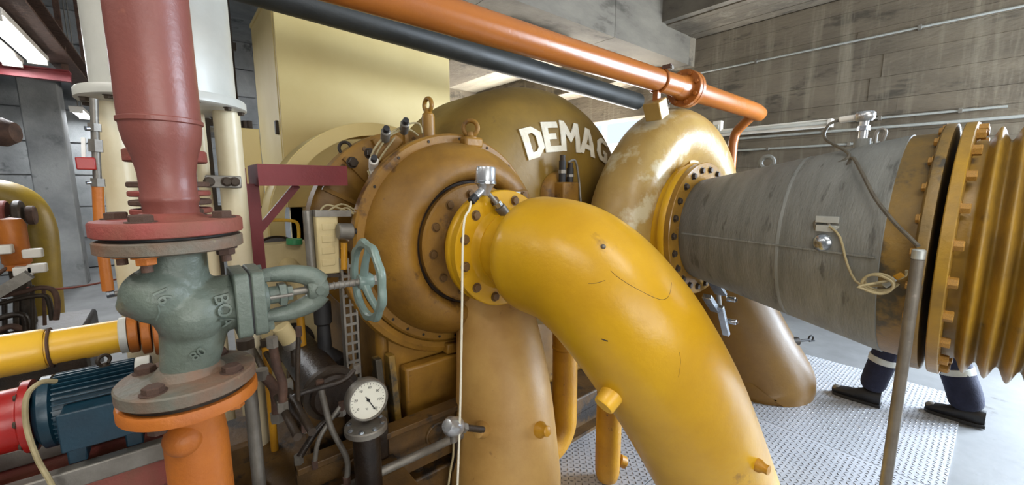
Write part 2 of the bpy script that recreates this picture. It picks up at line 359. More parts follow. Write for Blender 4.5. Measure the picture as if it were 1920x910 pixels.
# ------------------------------------------------------------------ hall lamps
def tube_lamp(name, a, b, label, group=None, body=True, power=0, hang=None, col=(1, .98, .95)):
    a, b = V(a), V(b); t = thing(name, label, 'lamp', (a+b)/2, group)
    MB().bar(a+V((0, 0, .05)), b+V((0, 0, .05)), .16, .05).build('housing', 'lamp_body', t, bevel=.006)
    d = (b-a).normalized(); s = V((0, 0, 1)).cross(d)
    for k in (-.045, .045): MB().cyl(a+s*k+d*.04, b+s*k-d*.04, .014, n=12).build('fluorescent_tube', 'lamp_glow', t)
    for e in (a+d*.02, b-d*.02): MB().bar(e-d*.02+V((0, 0, .005)), e+d*.02+V((0, 0, .005)), .14, .05).build('end_cap', 'lamp_body', t)
    if hang: 
        for e in (a+d*.25, b-d*.25): MB().cyl(e+V((0, 0, .06)), V((e.x, e.y, hang)), .008, n=8).build('hanger', 'steel_grey', t)
    if power:
        l = bpy.data.lights.new(name, 'AREA'); l.shape = 'RECTANGLE'; l.size = .18; l.size_y = (b-a).length; l.energy = power; l.color = col
        o = bpy.data.objects.new(name+'_light', l); C.objects.link(o); o.parent = t; o.location = (0, 0, -.02); o.rotation_euler = (0, 0, math.atan2(d.y, d.x)-PI/2)
    return t
# ------------------------------------------------------------------ gear casing with the big dished cover
DC = V((1.825, 0, 1.24))
DPROF = [(0, 1.70), (.25, 1.702), (.45, 1.712), (.60, 1.735), (.71, 1.775), (.785, 1.83), (.833, 1.90), (.86, 2.0), (.868, 2.12), (.868, 2.45)]
def ydome(r):
    for (a, ya), (b, yb) in zip(DPROF, DPROF[1:]):
        if r <= b: return ya+(yb-ya)*(r-a)/(b-a)
    return DPROF[-1][1]
def eye_bolt(parent, p, R, r, m, ax=(.6, .8, 0), up=(0, 0, 1), base=.03):
    up = V(up).normalized(); p = V(p)
    e = MB().ring(p+up*(R*1.05+base), ax, R, r, 24, 10).build('eye_bolt', m, parent)
    b = MB(); b.lathe(p, up, [(0, -.02), (R*.95, -.02), (R*.95, base*.4), (r*1.7, base), (r*1.5, base+r*1.6), (0, base+r*1.6)], 16); b.build('shank', m, e)
    return e
G = thing('gear_casing', 'large ochre machine casing with dished cover and white capital letters', 'machine', (1.76, 2.1, 0))
MB().lathe(DC, (0, 1, 0), DPROF+[(.8, 2.46), (0, 2.46)], 96).build('dished_cover', 'dome_paint', G)
LT = [('D', 999, 267, 15, 1.0), ('E', 1033, 257, 6, 1.0), ('M', 1068, 257, -2, 1.04), ('A', 1101, 266, -12, 1.0), ('G', 1128, 281, -22, .92)]
for ch, px, py, ang, sc in LT:
    y = 1.75
    for _ in range(8):
        q = at(px, py, Y=y); y = ydome(math.hypot(q.x-DC.x, q.z-DC.z))
    GL = {'D': [[(0, 0), (.5, 0), (.85, .25), (.85, .75), (.5, 1), (0, 1)], [(.27, .2), (.27, .8), (.45, .8), (.58, .68), (.58, .32), (.45, .2)]],
          'E': [[(0, 0), (.8, 0), (.8, .2), (.26, .2), (.26, .42), (.62, .42), (.62, .61), (.26, .61), (.26, .8), (.76, .8), (.76, 1), (0, 1)]],
          'M': [[(0, 0), (.24, 0), (.24, .6), (.5, .3), (.76, .6), (.76, 0), (1, 0), (1, 1), (.78, 1), (.5, .62), (.22, 1), (0, 1)]],
          'A': [[(0, 0), (.25, 0), (.31, .2), (.65, .2), (.71, 0), (.96, 0), (.62, 1), (.34, 1)], [(.37, .38), (.48, .76), (.59, .38)]],
          'G': [[(.3, 0), (.85, 0), (.85, .5), (.5, .5), (.5, .34), (.6, .34), (.6, .19), (.38, .19), (.26, .32), (.26, .68), (.38, .81), (.85, .81), (.85, 1), (.3, 1), (0, .74), (0, .26)]]}[ch]
    bmv = bmesh.new(); wd = max(x for x, _ in GL[0]); ed_ = []
    for lp in GL:
        vv = [bmv.verts.new(((x-wd/2)*.165*sc, (y_-.5)*.172*sc, 0)) for x, y_ in lp]; ed_ += [bmv.edges.new((vv[i], vv[(i+1) % len(vv)])) for i in range(len(vv))]
    fill = bmesh.ops.triangle_fill(bmv, edges=ed_, use_beauty=True)
    bmesh.ops.subdivide_edges(bmv, edges=bmv.edges[:], cuts=1); top = bmv.faces[:]
    ex = bmesh.ops.extrude_face_region(bmv, geom=top)
    for g_ in ex['geom']:
        if isinstance(g_, bmesh.types.BMVert): g_.co.z = .006
    bmv.verts.index_update(); vs = [v.co.copy() for v in bmv.verts]; fs = [tuple(v.index for v in f_.verts) for f_ in bmv.faces]; bmv.free(); a = math.radians(ang); c, s_ = math.cos(a), math.sin(a); out = []
    for v in vs:
        X = q.x+v.x*c-v.y*s_; Z = q.z+v.x*s_+v.y*c; out.append(V((X, ydome(math.hypot(X-DC.x, Z-DC.z))-.004-v.z, Z)))
    b = MB(); b.add(out, fs); b.build('letter', 'letter_white', G, flat=True, label='white painted capital letter %s' % ch)
lh = MB(); lh.bb((.66, 1.74, .22), (2.95, 2.62, 1.2)); lh.build('lower_housing', 'ochre_old', G, bevel=.03)
b = MB(); b.bb((.6, 1.72, 1.19), (1.5, 2.5, 1.25)); b.build('split_flange', 'ochre_old', G, bevel=.008)
bd = MB(); bd.lathe((1.04, 2.12, 1.24), (0, 1, 0), [(0, .02), (.30, .02), (.34, 0), (.52, .0), (.545, .02), (.545, .10), (.52, .12), (.5, .3), (0, .3)], 72); bd = bd.build('back_cover', 'ochre_old', G)
for k in range(7):
    t = PI*(.30+.11*k); r0, r1 = .2, .53; c, s_ = math.cos(t), math.sin(t)
    MB().bar((1.04+r0*c, 2.11, 1.24+r0*s_), (1.04+r1*c, 2.11, 1.24+r1*s_), .02, .03, (0, 1, 0)).build('rib', 'ochre_old', bd)
bolts(bd, (1.04, 2.125, 1.24), (0, -1, 0), .505, 22, .013, .1)
for px, py in ((660, 305), (693, 288)):
    q = at(px, py, Y=2.0); bolt(G, q, (0, -1, 0), .022, 'bolt_dark', name='hex_plug', h=1.4)
b = MB(); b.ring((1.04, 2.6, 1.24), (0, 1, 0), .635, .006, 64, 8); b.build('guard_ring', 'cream', G)
b = MB(); b.lathe((1.04, 2.6, 1.24), (0, 1, 0), [(.56, -.02), (.635, -.02), (.635, .25), (.56, .25)], 72); b.build('guard_band', 'cream', G)
eye_bolt(G, (.72, 2.18, 1.64), .03, .008, 'dark_iron', up=(-.3, 0, 1), base=.01)
q = at(803, 222, Y=1.9); b = MB(); b.cyl(q-V((0, 0, .12)), q+V((0, 0, .015)), .032, n=20, ch=.006); b.build('lifting_boss', 'ochre_old', G); eye_bolt(G, q+V((0, 0, .01)), .032, .011, 'ochre_old', ax=(1, .1, 0), base=.02)
# pedestal under the front scroll and the bed it stands on
b = MB(); b.bb((.74, 1.63, .22), (1.36, 1.70, .675)); b.build('pedestal', 'ochre_old', G, bevel=.012)
b = MB(); b.bb((.70, 1.715, .22), (1.36, 1.78, .98)); b.build('pedestal_web', 'ochre_old', G)
for x in (.63, .69): b = MB(); b.prism([(0, 0), (.13, 0), (.05, .50), (0, .50)], (x+.02, 1.72, .24), (0, -1, 0), (0, 0, 1), 0, .03); b.build('pedestal_rib', 'ring_dirty', G, bevel=.004)
BED = thing('machine_bed', 'dirty ochre steel bed under the machine casing', 'machine bed', (1.8, 2, 0))
MB().bb((.5, 1.5, .12), (3.0, 2.9, .225)).build('bed_plate', 'base_ochre', BED, bevel=.01)
MB().bb((.52, 1.52, 0), (2.98, 1.58, .12)).build('web', 'base_ochre', BED); MB().bb((.5, 1.46, 0), (3.0, 1.62, .02)).build('bottom_flange', 'base_ochre', BED); MB().bb((.55, 2.7, 0), (2.9, 2.85, .12)).build('web', 'base_ochre', BED)
for k in range(5): bolt(BED, (.75+.5*k, 1.56, .225), (0, 0, 1), .02, 'bolt_dark', h=1.0)
# lubrication fitting in front of the cover
LF = thing('lube_fitting', 'ochre block with two black plugged tubes below the white letters', 'fitting', at(1062, 345, Y=1.62))
o = ORG[LF]
MB().lathe(V((o.x, 1.70, o.z-.06)), (0, -1, 0), [(0, 0), (.13, 0), (.12, .03), (.09, .05), (0, .05)], 32).build('cover_boss', 'ochre_old', LF)
MB().box(o+V((0, 0, -.05)), (.13, .08, .12)).build('block', 'ochre_old', LF, bevel=.01)
for dx, dz in ((-.035, .13), (.03, .09)):
    t = MB(); t.cyl(o+V((dx, 0, 0)), o+V((dx, 0, dz)), .02, n=14); t = t.build('black_plug', 'black_rubber', LF)
    MB().cyl(o+V((dx, 0, dz*.45)), o+V((dx, 0, dz*.6)), .024, n=6).build('nut', 'steel_grey', t); MB().cyl(o+V((dx, 0, dz)), o+V((dx, 0, dz+.03)), .016, n=14).build('cap', 'dark_iron', t)
MB().tube(cr([o+V((0, -.01, .12)), o+V((.05, -.02, .13)), o+V((.085, -.02, .02)), o+V((.1, -.02, -.08)), o+V((.12, -.02, -.2))], 6), .007, 8).build('oil_tube', 'steel_grey', LF)
# ------------------------------------------------------------------ front scroll casing
AX1 = (1.045, 0, 1.235)
S1 = thing('scroll_casing', 'round brown-ochre scroll casing with bolted centre cover behind the yellow elbow', 'scroll casing', (1.045, 1.6, 0))
A1 = V((1.045, 1.72, 1.235))
def prof(pts): return [(r, 1.72-y) for r, y in pts]
ringp = MB().lathe(A1, (0, -1, 0), prof([(0, 1.72), (.475, 1.72), (.495, 1.71), (.495, 1.665), (.485, 1.655), (.45, 1.655), (0, 1.655)]), 96).build('rim_flange', 'ochre_old', S1)
scroll = MB().lathe(A1, (0, -1, 0), prof([(.455, 1.66), (.452, 1.635), (.44, 1.595), (.42, 1.555), (.395, 1.52), (.365, 1.497), (.335, 1.487), (.31, 1.49), (.292, 1.505), (.284, 1.53), (.28, 1.548), (0, 1.548)]), 96).build('scroll', 'ochre_old', S1)
MB().lathe(A1, (0, -1, 0), prof([(.262, 1.548), (.262, 1.538), (.279, 1.535), (.283, 1.54), (.283, 1.548)]), 72).build('groove_ring', 'dark_oily', S1)  # dark ring set in the groove between scroll and cover
cover = MB().lathe(A1, (0, -1, 0), prof([(0, 1.55), (.268, 1.55), (.268, 1.512), (.26, 1.505), (.178, 1.505), (.172, 1.5), (.17, 1.40), (0, 1.4)]), 72).build('centre_cover', 'ochre_old', S1)
bolts(cover, (1.045, 1.505, 1.235), (0, -1, 0), .222, 12, .0165, .13, h=.75)
fl = MB().lathe(A1, (0, -1, 0), prof([(0, 1.41), (.17, 1.41), (.2, 1.385), (.236, 1.38), (.24, 1.375), (.24, 1.345), (.236, 1.34), (0, 1.34)]), 72).build('neck_flange', 'ochre', S1)
for k in range(22): t = PI*(1.06+.06*k) if k < 14 else PI*(.05+.11*(k-14)); bolt(ringp, (1.045+.472*math.cos(t), 1.655, 1.235+.472*math.sin(t)), (0, -1, 0), .007, 'dark_oily', name='socket_screw', h=.4, washer=False)
low = MB(); low.tube([V((1.045+.525*math.cos(PI*(1.08+.035*k)), 1.69, 1.235+.525*math.sin(PI*(1.08+.035*k)))) for k in range(25)], .032, 8); low.build('lower_clamp_band', 'ochre_old', S1)
for t in (PI*1.10, PI*1.47): q = V((1.045+.53*math.cos(t), 1.66, 1.235+.53*math.sin(t))); MB().box(q, (.08, .06, .05), Matrix.Rotation(-t+PI/2, 3, 'Y')).build('clamp_lug', 'ochre_old', S1, bevel=.008)
q = at(887, 255, Y=1.62); b = MB(); b.box(q+V((0, .03, -.03)), (.1, .09, .05)); b.build('lifting_pad', 'ochre_old', S1, bevel=.012); eye_bolt(S1, q+V((0, .02, -.01)), .034, .011, 'ochre_old', ax=(.7, .7, 0), base=.012)
q = at(963, 366, Y=1.48); MB().box(q, (.085, .006, .03)).build('name_tag', 'tag_pale', S1, bevel=.002)
for dx in (-.062, .062): bolt(S1, q+V((dx, .0, 0)), (0, -1, 0), .015, h=.8)
MB().box(q+V((0, .02, -.004)), (.2, .035, .06)).build('tag_pad', 'ochre_old', S1, bevel=.01)
# instruments on top of the rim, left
ST = thing('vibration_probe_cluster', 'small ochre bracket with probes and looped wires on the scroll casing rim', 'instrument', at(715, 275, Y=1.8)); o = ORG[ST]
MB().bar(at(706, 300, Y=1.8), at(745, 258, Y=1.8), .07, .06).build('bracket', 'ochre_old', ST, bevel=.01)
for i, (px, py) in enumerate(((700, 315), (722, 262), (757, 247))):
    q = at(px, py, Y=1.76); MB().cyl(q, q+V((-.02, -.06, .03)), .02, n=14, ch=.004).build('probe', 'steel_grey' if i else 'lamp_body', ST); MB().cyl(q+V((-.02, -.06, .03)), q+V((-.025, -.08, .04)), .013, n=12).build('probe_cap', 'black_rubber', ST)
for pts in (((700, 330), (694, 300), (715, 262), (760, 235), (785, 232), (792, 250)), ((695, 335), (706, 290), (730, 255), (765, 243), (785, 255)), ((690, 320), (699, 340), (705, 310), (740, 258))):
    MB().tube(cr([at(x, y, Y=1.77-.01*i) for i, (x, y) in enumerate(pts)], 6), .0045, 6).build('wire', 'cable_beige', ST)
MB().bar(at(698, 318, Y=1.76), at(697, 350, Y=1.76), .05, .012).build('plate', 'lamp_body', ST)
# ------------------------------------------------------------------ big yellow elbow
E1 = thing('suction_elbow', 'thick glossy ochre pipe elbow bending down in the foreground', 'pipe', (1.725, .605, 0))
ZE = 1.235
path = [V((1.045, 1.285, ZE)), V((1.045, 1.235, ZE)), V((1.045, 1.205, ZE)), V((1.045, 1.185, ZE)), V((1.045, 1.16, ZE)), V((1.045, 1.135, ZE)), V((1.045, 1.11, ZE))]; rad = [.150, .143, .143, .152, .178, .201, .215]
ecurve = cr([(1.045, 1.08, ZE), (1.052, .95, 1.222), (1.074, .85, 1.168), (1.113, .771, 1.080), (1.172, .712, .967), (1.318, .656, .735), (1.585, .61, .30), (1.76, .585, 0)], 7)
path += ecurve; rad += [.219]*len(ecurve)
EP = MB().tube(path, rad, 64).build('pipe', 'ochre', E1); onE = surf(EP)
def pen(pts, r, m='dark_oily'):
    P = []
    for x, y in pts:
        h, n = onE(x, y)
        if h is not None: P.append(h+n*r*.2)
    MB().tube(cr(P, 4), r, 6).build('pen_line', m, E1)
pen([(1145, 508), (1160, 521), (1185, 537), (1215, 553), (1238, 562), (1251, 559), (1257, 546), (1259, 530)], .0007)
pen([(1103, 532), (1118, 531), (1135, 526)], .0007); pen([(1274, 660), (1276, 680), (1272, 708)], .0005); pen([(1128, 636), (1140, 640)], .0018)
for x, y in ((1131, 463),): h, n = onE(x, y); MB().ball(h, (.008, .008, .008), 10).build('bare_spot', 'steel_grey', E1)
ef = MB().lathe((1.045, 1.338, ZE), (0, -1, 0), [(0, 0), (.236, 0), (.24, .004), (.24, .034), (.236, .038), (.17, .038), (.158, .05), (.152, .07), (0, .07)], 72).build('flange', 'ochre', E1)
bolts(ef, (1.045, 1.30, ZE), (0, -1, 0), .203, 12, .0165, .26, h=.75)
h, n = onE(1146, 742); d = (n+V((-.35, .1, -.35))).normalized(); q = h-d*.012
MB().lathe(q, d, [(0, 0), (.036, 0), (.033, .05), (.03, .055), (0, .055)], 28).build('plug_boss', 'bright_yellow', E1)
h, n = onE(1420, 872); MB().lathe(h-n*.01, n, [(0, 0), (.022, 0), (.022, .02), (.015, .03), (.015, .045), (0, .045)], 20).build('drain_plug', 'yellow_rust', E1)
MB().lathe((1.755, .585, .0), (0, 0, 1), [(.235, 0), (.3, 0), (.3, .02), (.24, .035)], 48).build('floor_collar', 'base_ochre', E1)
# transmitter on the elbow neck
TX = thing('pressure_transmitter', 'silver canister transmitter mounted above the yellow elbow flange', 'transmitter', at(940, 392, Y=1.27)); o = ORG[TX]
b0 = at(910, 352, Y=1.28); up = V((.05, 0, 1)).normalized()
MB().lathe(b0, up, [(0, 0), (.028, .002), (.036, .012), (.038, .02), (.038, .07), (.035, .078), (0, .08)], 32).build('can', 'silver_paint', TX)
MB().lathe(b0, up, [(.038, .012), (.042, .014), (.042, .024), (.038, .026)], 32).build('clamp_band', 'steel_bright', TX)
MB().lathe(b0, up, [(0, -.03), (.015, -.03), (.022, -.012), (.03, .004), (0, .004)], 24).build('neck', 'silver_paint', TX)
g = MB().cyl(b0+V((-.012, 0, -.005)), b0+V((-.055, -.01, -.035)), .014, n=16).build('cable_gland', 'silver_paint', TX); MB().cyl(b0+V((-.052, -.01, -.033)), b0+V((-.075, -.012, -.05)), .016, n=8).build('gland_nut', 'black_rubber', g)
MB().cyl(b0+V((.012, 0, -.02)), o, .009, n=12).build('stem', 'steel_grey', TX); s = MB().cyl(o+(b0-o)*.12, o+(b0-o)*.3, .017, n=6).build('stem_nut', 'steel_bright', TX); MB().cyl(o-(b0-o)*.35, o+(b0-o)*.1, .022, n=16).build('weld_boss', 'steel_grey', TX)
gl = b0+V((-.075, -.012, -.05))
cable('transmitter_cable', [gl, gl+V((-.012, -.006, -.03)), at(869, 430, Y=1.22), at(866, 600, Y=1.2), at(863, 760, Y=1.18), at(858, 905, Y=1.16), at(856, 960, Y=1.15)], .0042, 'cable_white', 'thin white cable hanging straight down from the silver transmitter')
# ------------------------------------------------------------------ discharge duct under the front scroll
D1 = thing('discharge_duct', 'matt brown tapering pipe below the scroll casing', 'pipe', (1.08, 1.33, 0))
MB().tube(cr([(1.17, 1.60, 1.02), (1.16, 1.52, .86), (1.12, 1.41, .58), (1.08, 1.34, .25), (1.075, 1.335, 0)], 8), [.165+.085*min(1, i/26) for i in range(33)], 48).build('pipe', 'duct_brown', D1); onD = surf(D1.children[0])
for px, mm in ((905, 'duct_brown'), (1015, 'yellow_rust')):
    q, d = onD(min(px, 1012), 806)
    MB().lathe(q-d*.02, d, [(0, 0), (.034, 0), (.034, .03), (.022, .045), (.022, .065), (.014, .07), (0, .07)], 20).build('nozzle', mm, D1)
SN = thing('duct_sensor', 'small silver round-headed sensor screwed into the brown pipe', 'sensor', at(850, 800, Y=1.2)); o = ORG[SN]; d = (at(905, 806, Y=1.25)-o).normalized()
MB().lathe(o, d, [(0, -.045), (.022, -.04), (.034, -.02), (.036, .02), (.03, .03), (0, .03)], 28).build('head', 'silver_paint', SN)
MB().cyl(o+d*.03, at(905, 806, Y=1.25), .013, n=12).build('stem', 'dark_iron', SN); MB().cyl(o+d*.05, o+d*.075, .02, n=6).build('nut', 'steel_grey', SN); MB().cyl(o+V((0, 0, -.025)), o+V((0, 0, -.06)), .013, n=12).build('gland', 'steel_grey', SN)
cable('sensor_cable', [o+V((0, 0, -.06)), o+V((-.004, 0, -.12)), at(845, 880, Y=1.2), at(838, 930, Y=1.2)], .004, 'cable_beige', 'short beige cable below the silver sensor of the brown pipe')
# ------------------------------------------------------------------ two small yellow pipes
P = thing('drain_pipe', 'slim rust-speckled yellow pipe with rounded foot beside the brown pipe', 'pipe', (1.56, 1.42, 0), 'slim yellow pipes behind the elbow')
MB().tube([V((1.57, 1.45, 1.0)), V((1.565, 1.43, .6))]+[V((1.43+.13*math.cos(a), 1.42, .22-.14*math.sin(a))) for a in [PI/2*k/10 for k in range(11)]]+[V((1.25, 1.42, .08))], .067, 28).build('pipe', 'yellow_rust', P)
MB().lathe((1.565, 1.43, .62), (0, 0, 1), [(.067, 0), (.07, .004), (.07, .012), (.067, .016)], 28).build('weld_bead', 'yellow_rust', P)
P = thing('drain_pipe', 'short rust-speckled yellow pipe under the big elbow, nearest the floor', 'pipe', (1.58, 1.14, 0), 'slim yellow pipes behind the elbow')
MB().tube([V((1.6, 1.17, .95)), V((1.59, 1.15, .6)), V((1.58, 1.14, .12)), V((1.58, 1.14, .05)), V((1.58, 1.14, .015)), V((1.58, 1.14, 0))], [.062, .062, .062, .06, .05, .03], 28).build('pipe', 'yellow_rust', P)
MB().cyl((1.63, 1.11, .11), (1.66, 1.09, .09), .03, n=20, ch=.005).build('plug', 'yellow_rust', P)
# ------------------------------------------------------------------ suction scroll (ring), its inlet and leg
S2 = thing('suction_scroll', 'tan doughnut-shaped scroll casing around the grey cone inlet', 'scroll casing', (2.45, 1.4, 0))
c2 = V((2.505, 1.42, 1.235)); pts = []; rr = []
for k in range(61):
    t = math.radians(-100-250*k/60); gk = k/60
    R = .515+.085*gk*gk-.06*math.exp(-((math.degrees(t)+222)/38)**2); pts.append(c2+V((R*math.cos(t), 0, R*math.sin(t)))); rr.append(.172+.04*gk)
# goes on downwards to the floor on the far side
last = pts[-1]
pts += cr([last, V((3.13, 1.39, 1.0)), V((3.16, 1.3, .7)), V((3.25, 1.14, .3)), V((3.31, 1.06, .08)), V((3.31, 1.06, .03)), V((3.31, 1.06, -.01))], 8)[1:]
n2 = len(pts)-61; rr += [.212+.148*min(1, (i+1)/(n2-14)) if i < n2-10 else .36-.02*(i-n2+10)/10 for i in range(n2)]
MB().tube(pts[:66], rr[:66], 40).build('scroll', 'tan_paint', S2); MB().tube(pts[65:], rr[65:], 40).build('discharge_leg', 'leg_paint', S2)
MB().lathe((2.42, 1.62, 1.235), (0, -1, 0), [(0, 0), (.43, 0), (.43, .05), (.4, .1), (0, .1)], 64).build('back_plate', 'ochre_old', S2)
A2 = V((2.41, 1.60, 1.235))
inl = MB().lathe(A2, (0, -1, 0), [(0, 0), (.39, 0), (.39, .1), (.372, .14), (.368, .40), (.385, .405), (.388, .41), (.388, .44), (.384, .445), (0, .445)], 80).build('inlet_ring', 'ochre', S2)
MB().lathe(A2, (0, -1, 0), [(.376, .20), (.41, .205), (.41, .225), (.376, .23)], 80).build('inlet_rib', 'ochre_old', S2)
MB().tube(cr([at(1208, 470, Y=1.28)+V((-.01, -.02, 0)), at(1228, 380, Y=1.27), at(1262, 308, Y=1.26), at(1268, 318, Y=1.24), at(1270, 330, Y=1.24)], 6), .006, 8).build('handle_rod', 'ochre', S2)
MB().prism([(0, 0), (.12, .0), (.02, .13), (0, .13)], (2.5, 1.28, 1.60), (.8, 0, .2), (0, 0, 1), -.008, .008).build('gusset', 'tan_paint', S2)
fl2 = MB().lathe((2.41, 1.155, 1.235), (0, -1, 0), [(.0, 0), (.384, 0), (.388, .004), (.388, .03), (.384, .034), (.29, .034), (0, .034)], 80)
CN = thing('inlet_cone', 'dull grey clad inlet cone widening towards the bellows', 'duct', (2.41, .7, .8))
cf = fl2.build('small_flange', 'flange_gloss', CN); bolts(cf, (2.41, 1.121, 1.235), (0, -1, 0), .345, 22, .0165, .05, 'bolt_dark', h=.9)
def rc(y): return .285+(1.125-y)*.2105
MB().lathe((2.41, 1.125, 1.235), (0, -1, 0), [(0, 0), (.285, 0), (.29, .004), (rc(.265), .86), (rc(.265)-.01, .867), (0, .867)], 96).build('cladding', 'grey_lag', CN)
for s_, zz in ((1, .02),):
    a = V((2.41-rc(1.10)-.001, 1.10, 1.235)); e = V((2.41-rc(.275)-.001, .275, 1.235)); MB().bar(a, e, .008, .01, (1, 0, 0)).build('seam_strip', 'grey_lag', CN)
MB().lathe((2.41, .62, 1.235), (0, -1, 0), [(rc(.62), 0), (rc(.62)+.004, .001), (rc(.62)+.005, .014), (rc(.60), .016)], 96).build('seam_band', 'grey_lag', CN)
er = MB().lathe((2.41, .27, 1.235), (0, -1, 0), [(0, 0), (.455, 0), (.462, .005), (.466, .09), (.495, .095), (.5, .10), (.5, .122), (.497, .127), (0, .127)], 96).build('end_ring', 'ring_dirty', CN)
bolts(er, (2.41, .175, 1.235), (0, 1, 0), .482, 26, .015, .07, 'bolt_yellow', h=.8)
# lug on the cone
q = at(1437, 318, X=2.38); b = MB(); b.ring(q+V((0, 0, .035)), (1, 0, 0), .03, .012, 24, 8); b.bb(q+V((-.008, -.05, -.03)), q+V((.008, .05, .01))); b.build('lifting_lug', 'grey_lag', CN)
# bellows
BL = thing('expansion_bellows', 'ochre corrugated expansion bellows with bolted flange at the right edge', 'bellows', (2.41, -.3, .75))
bf = MB().lathe((2.41, .122, 1.235), (0, -1, 0), [(0, 0), (.497, 0), (.5, .003), (.5, .03), (.497, .033), (.44, .035), (0, .035)], 96).build('flange', 'bellows_yellow', BL)
bolts(bf, (2.41, .089, 1.235), (0, -1, 0), .473, 24, .019, .12, 'bolt_yellow', h=1.3)
pr_ = [(.43, 0), (.43, .02)]
for k in range(5):
    for j in range(12): a = 2*PI*j/12; pr_.append((.45-.026*math.cos(a), .03+.054*(k+j/12)))
pr_ += [(.425, .31), (.44, .315), (.44, .42)]
for k in range(5):
    for j in range(12): a = 2*PI*j/12; pr_.append((.45-.026*math.cos(a), .43+.054*(k+j/12)))
pr_ += [(.43, .72), (.43, .75)]
MB().lathe((2.41, .088, 1.235), (0, -1, 0), pr_, 96).build('corrugated_sleeve', 'bellows_yellow', BL, smooth=80)
MB().lathe((2.41, -.65, 1.235), (0, -1, 0), [(.42, 0), (.5, 0), (.5, .035), (.44, .04), (.44, 1.3), (0, 1.3)], 72).build('end_pipe', 'bellows_yellow', BL)
b = MB(); b.bb((2.31, -1.5, 0), (2.51, -1.3, .83)); b.build('support_leg', 'base_ochre', BL)
# steel post in front of the flange
PO = thing('stanchion', 'bare grey-brown steel post standing on the chequer plate', 'post', (1.85, .158, 0))
MB().cyl((1.85, .158, 0), (1.85, .158, 1.255), .0165, n=24).build('tube', 'post_steel', PO); MB().cyl((1.85, .158, 1.255), (1.85, .158, 1.29), .0175, n=24, ch=.004).build('cap', 'tag_pale', PO)
MB().box((1.85, .158, .005), (.1, .1, .01)).build('foot_plate', 'post_steel', PO)
# sensors on the cone
SA = thing('cone_sensor', 'silver ball-shaped sensor below a small plate on the side of the grey cone', 'sensor', at(1541, 456, X=1.99)); o = ORG[SA]
MB().lathe(o+V((.05, 0, 0)), (-1, -.1, .05), [(0, 0), (.036, 0), (.04, .01), (.04, .04), (.036, .06), (.024, .075), (0, .08)], 32).build('head', 'steel_bright', SA)
MB().lathe(o+V((.06, -.03, .0)), (-1, 0, 0), [(0, 0), (.055, 0), (.05, .025), (0, .03)], 24).build('socket', 'grey_lag', SA)
for i in (0, 1): p = MB().box(at(1551, 412+17*i, X=1.985), (.006, .075, .026)); p.build('plate', 'tag_pale', SA, bevel=.001)
MB().tube(cr([o+V((.02, .02, .03)), o+V((0, .03, .08)), o+V((0, .0, .1)), o+V((-.0, -.02, .07))], 6), .006, 8).build('lead', 'steel_grey', SA)
def coil(c, n, rx, rz, tilt=0): return [V((c.x-.002*k, c.y+rx*math.cos(2*PI*k/16)*(1+.05*math.sin(k*.7)), c.z+rz*math.sin(2*PI*k/16)*(1+.06*math.cos(k*.9)))) for k in range(16*n)]
cc = at(1652, 527, X=1.92); st = o+V((-.01, -.02, .07))
cable('coiled_cable', [st, at(1575, 445, X=1.97), at(1590, 500, X=1.95), at(1615, 535, X=1.93)]+coil(cc, 3, .042, .03)[8:]+[cc+V((-.01, -.05, .02)), at(1700, 508, X=1.88)], .0045, 'cable_beige', 'beige cable looped in a small coil beside the bellows flange', sm=3)
TG = thing('cable_tag', 'pale tag tied to the looped beige cable', 'tag', at(1668, 530, X=1.895)); o = ORG[TG]
MB().bar(at(1657, 537, X=1.895), at(1678, 522, X=1.895), .02, .012, (1, 0, 0)).build('label_body', 'tag_pale', TG, bevel=.004); MB().bar(at(1678, 522, X=1.895), at(1693, 514, X=1.895), .018, .012, (1, 0, 0)).build('tie', 'yellow_rust', TG, bevel=.003)
SB = thing('top_sensor', 'silver upright sensor with side plug on top of the grey cone', 'sensor', at(1615, 278, X=2.36)); o = ORG[SB]
MB().cyl(o, o+V((0, 0, .04)), .03, n=20).build('weld_socket', 'grey_lag', SB); MB().cyl(o+V((0, 0, .04)), o+V((0, 0, .115)), .016, n=16).build('stem', 'silver_paint', SB); MB().cyl(o+V((0, 0, .075)), o+V((0, 0, .095)), .023, n=6).build('nut', 'steel_bright', SB)
hd = MB().lathe(o+V((0, 0, .115)), (0, 0, 1), [(0, 0), (.026, 0), (.036, .012), (.036, .032), (.03, .04), (0, .042)], 28).build('head', 'silver_paint', SB); MB().cyl(o+V((0, .02, .135)), o+V((0, .09, .13)), .014, n=14, ch=.003).build('side_plug', 'lamp_body', SB)
MB().tube(cr([o+V((0, -.06, 0)), o+V((0, -.075, .06)), o+V((0, -.06, .075)), o+V((0, -.045, .06)), o+V((0, -.045, 0))], 6), .007, 8).build('guard_hoop', 'steel_grey', SB)
p0 = o+V((0, .09, .13))
cable('sensor_lead', [p0, p0+V((-.01, .035, -.02)), p0+V((-.02, .04, -.08)), at(1592, 290, X=2.2), at(1560, 312, X=2.18), at(1556, 318, X=2.16), at(1585, 314, X=2.15), at(1598, 296, X=2.14), at(1614, 320, X=2.06), at(1640, 370, X=1.98), at(1675, 415, X=1.91), at(1705, 445, X=1.87), at(1722, 462, X=1.85)], .0065, 'cable_grey', 'grey-brown lead running from the top sensor down the grey cone')
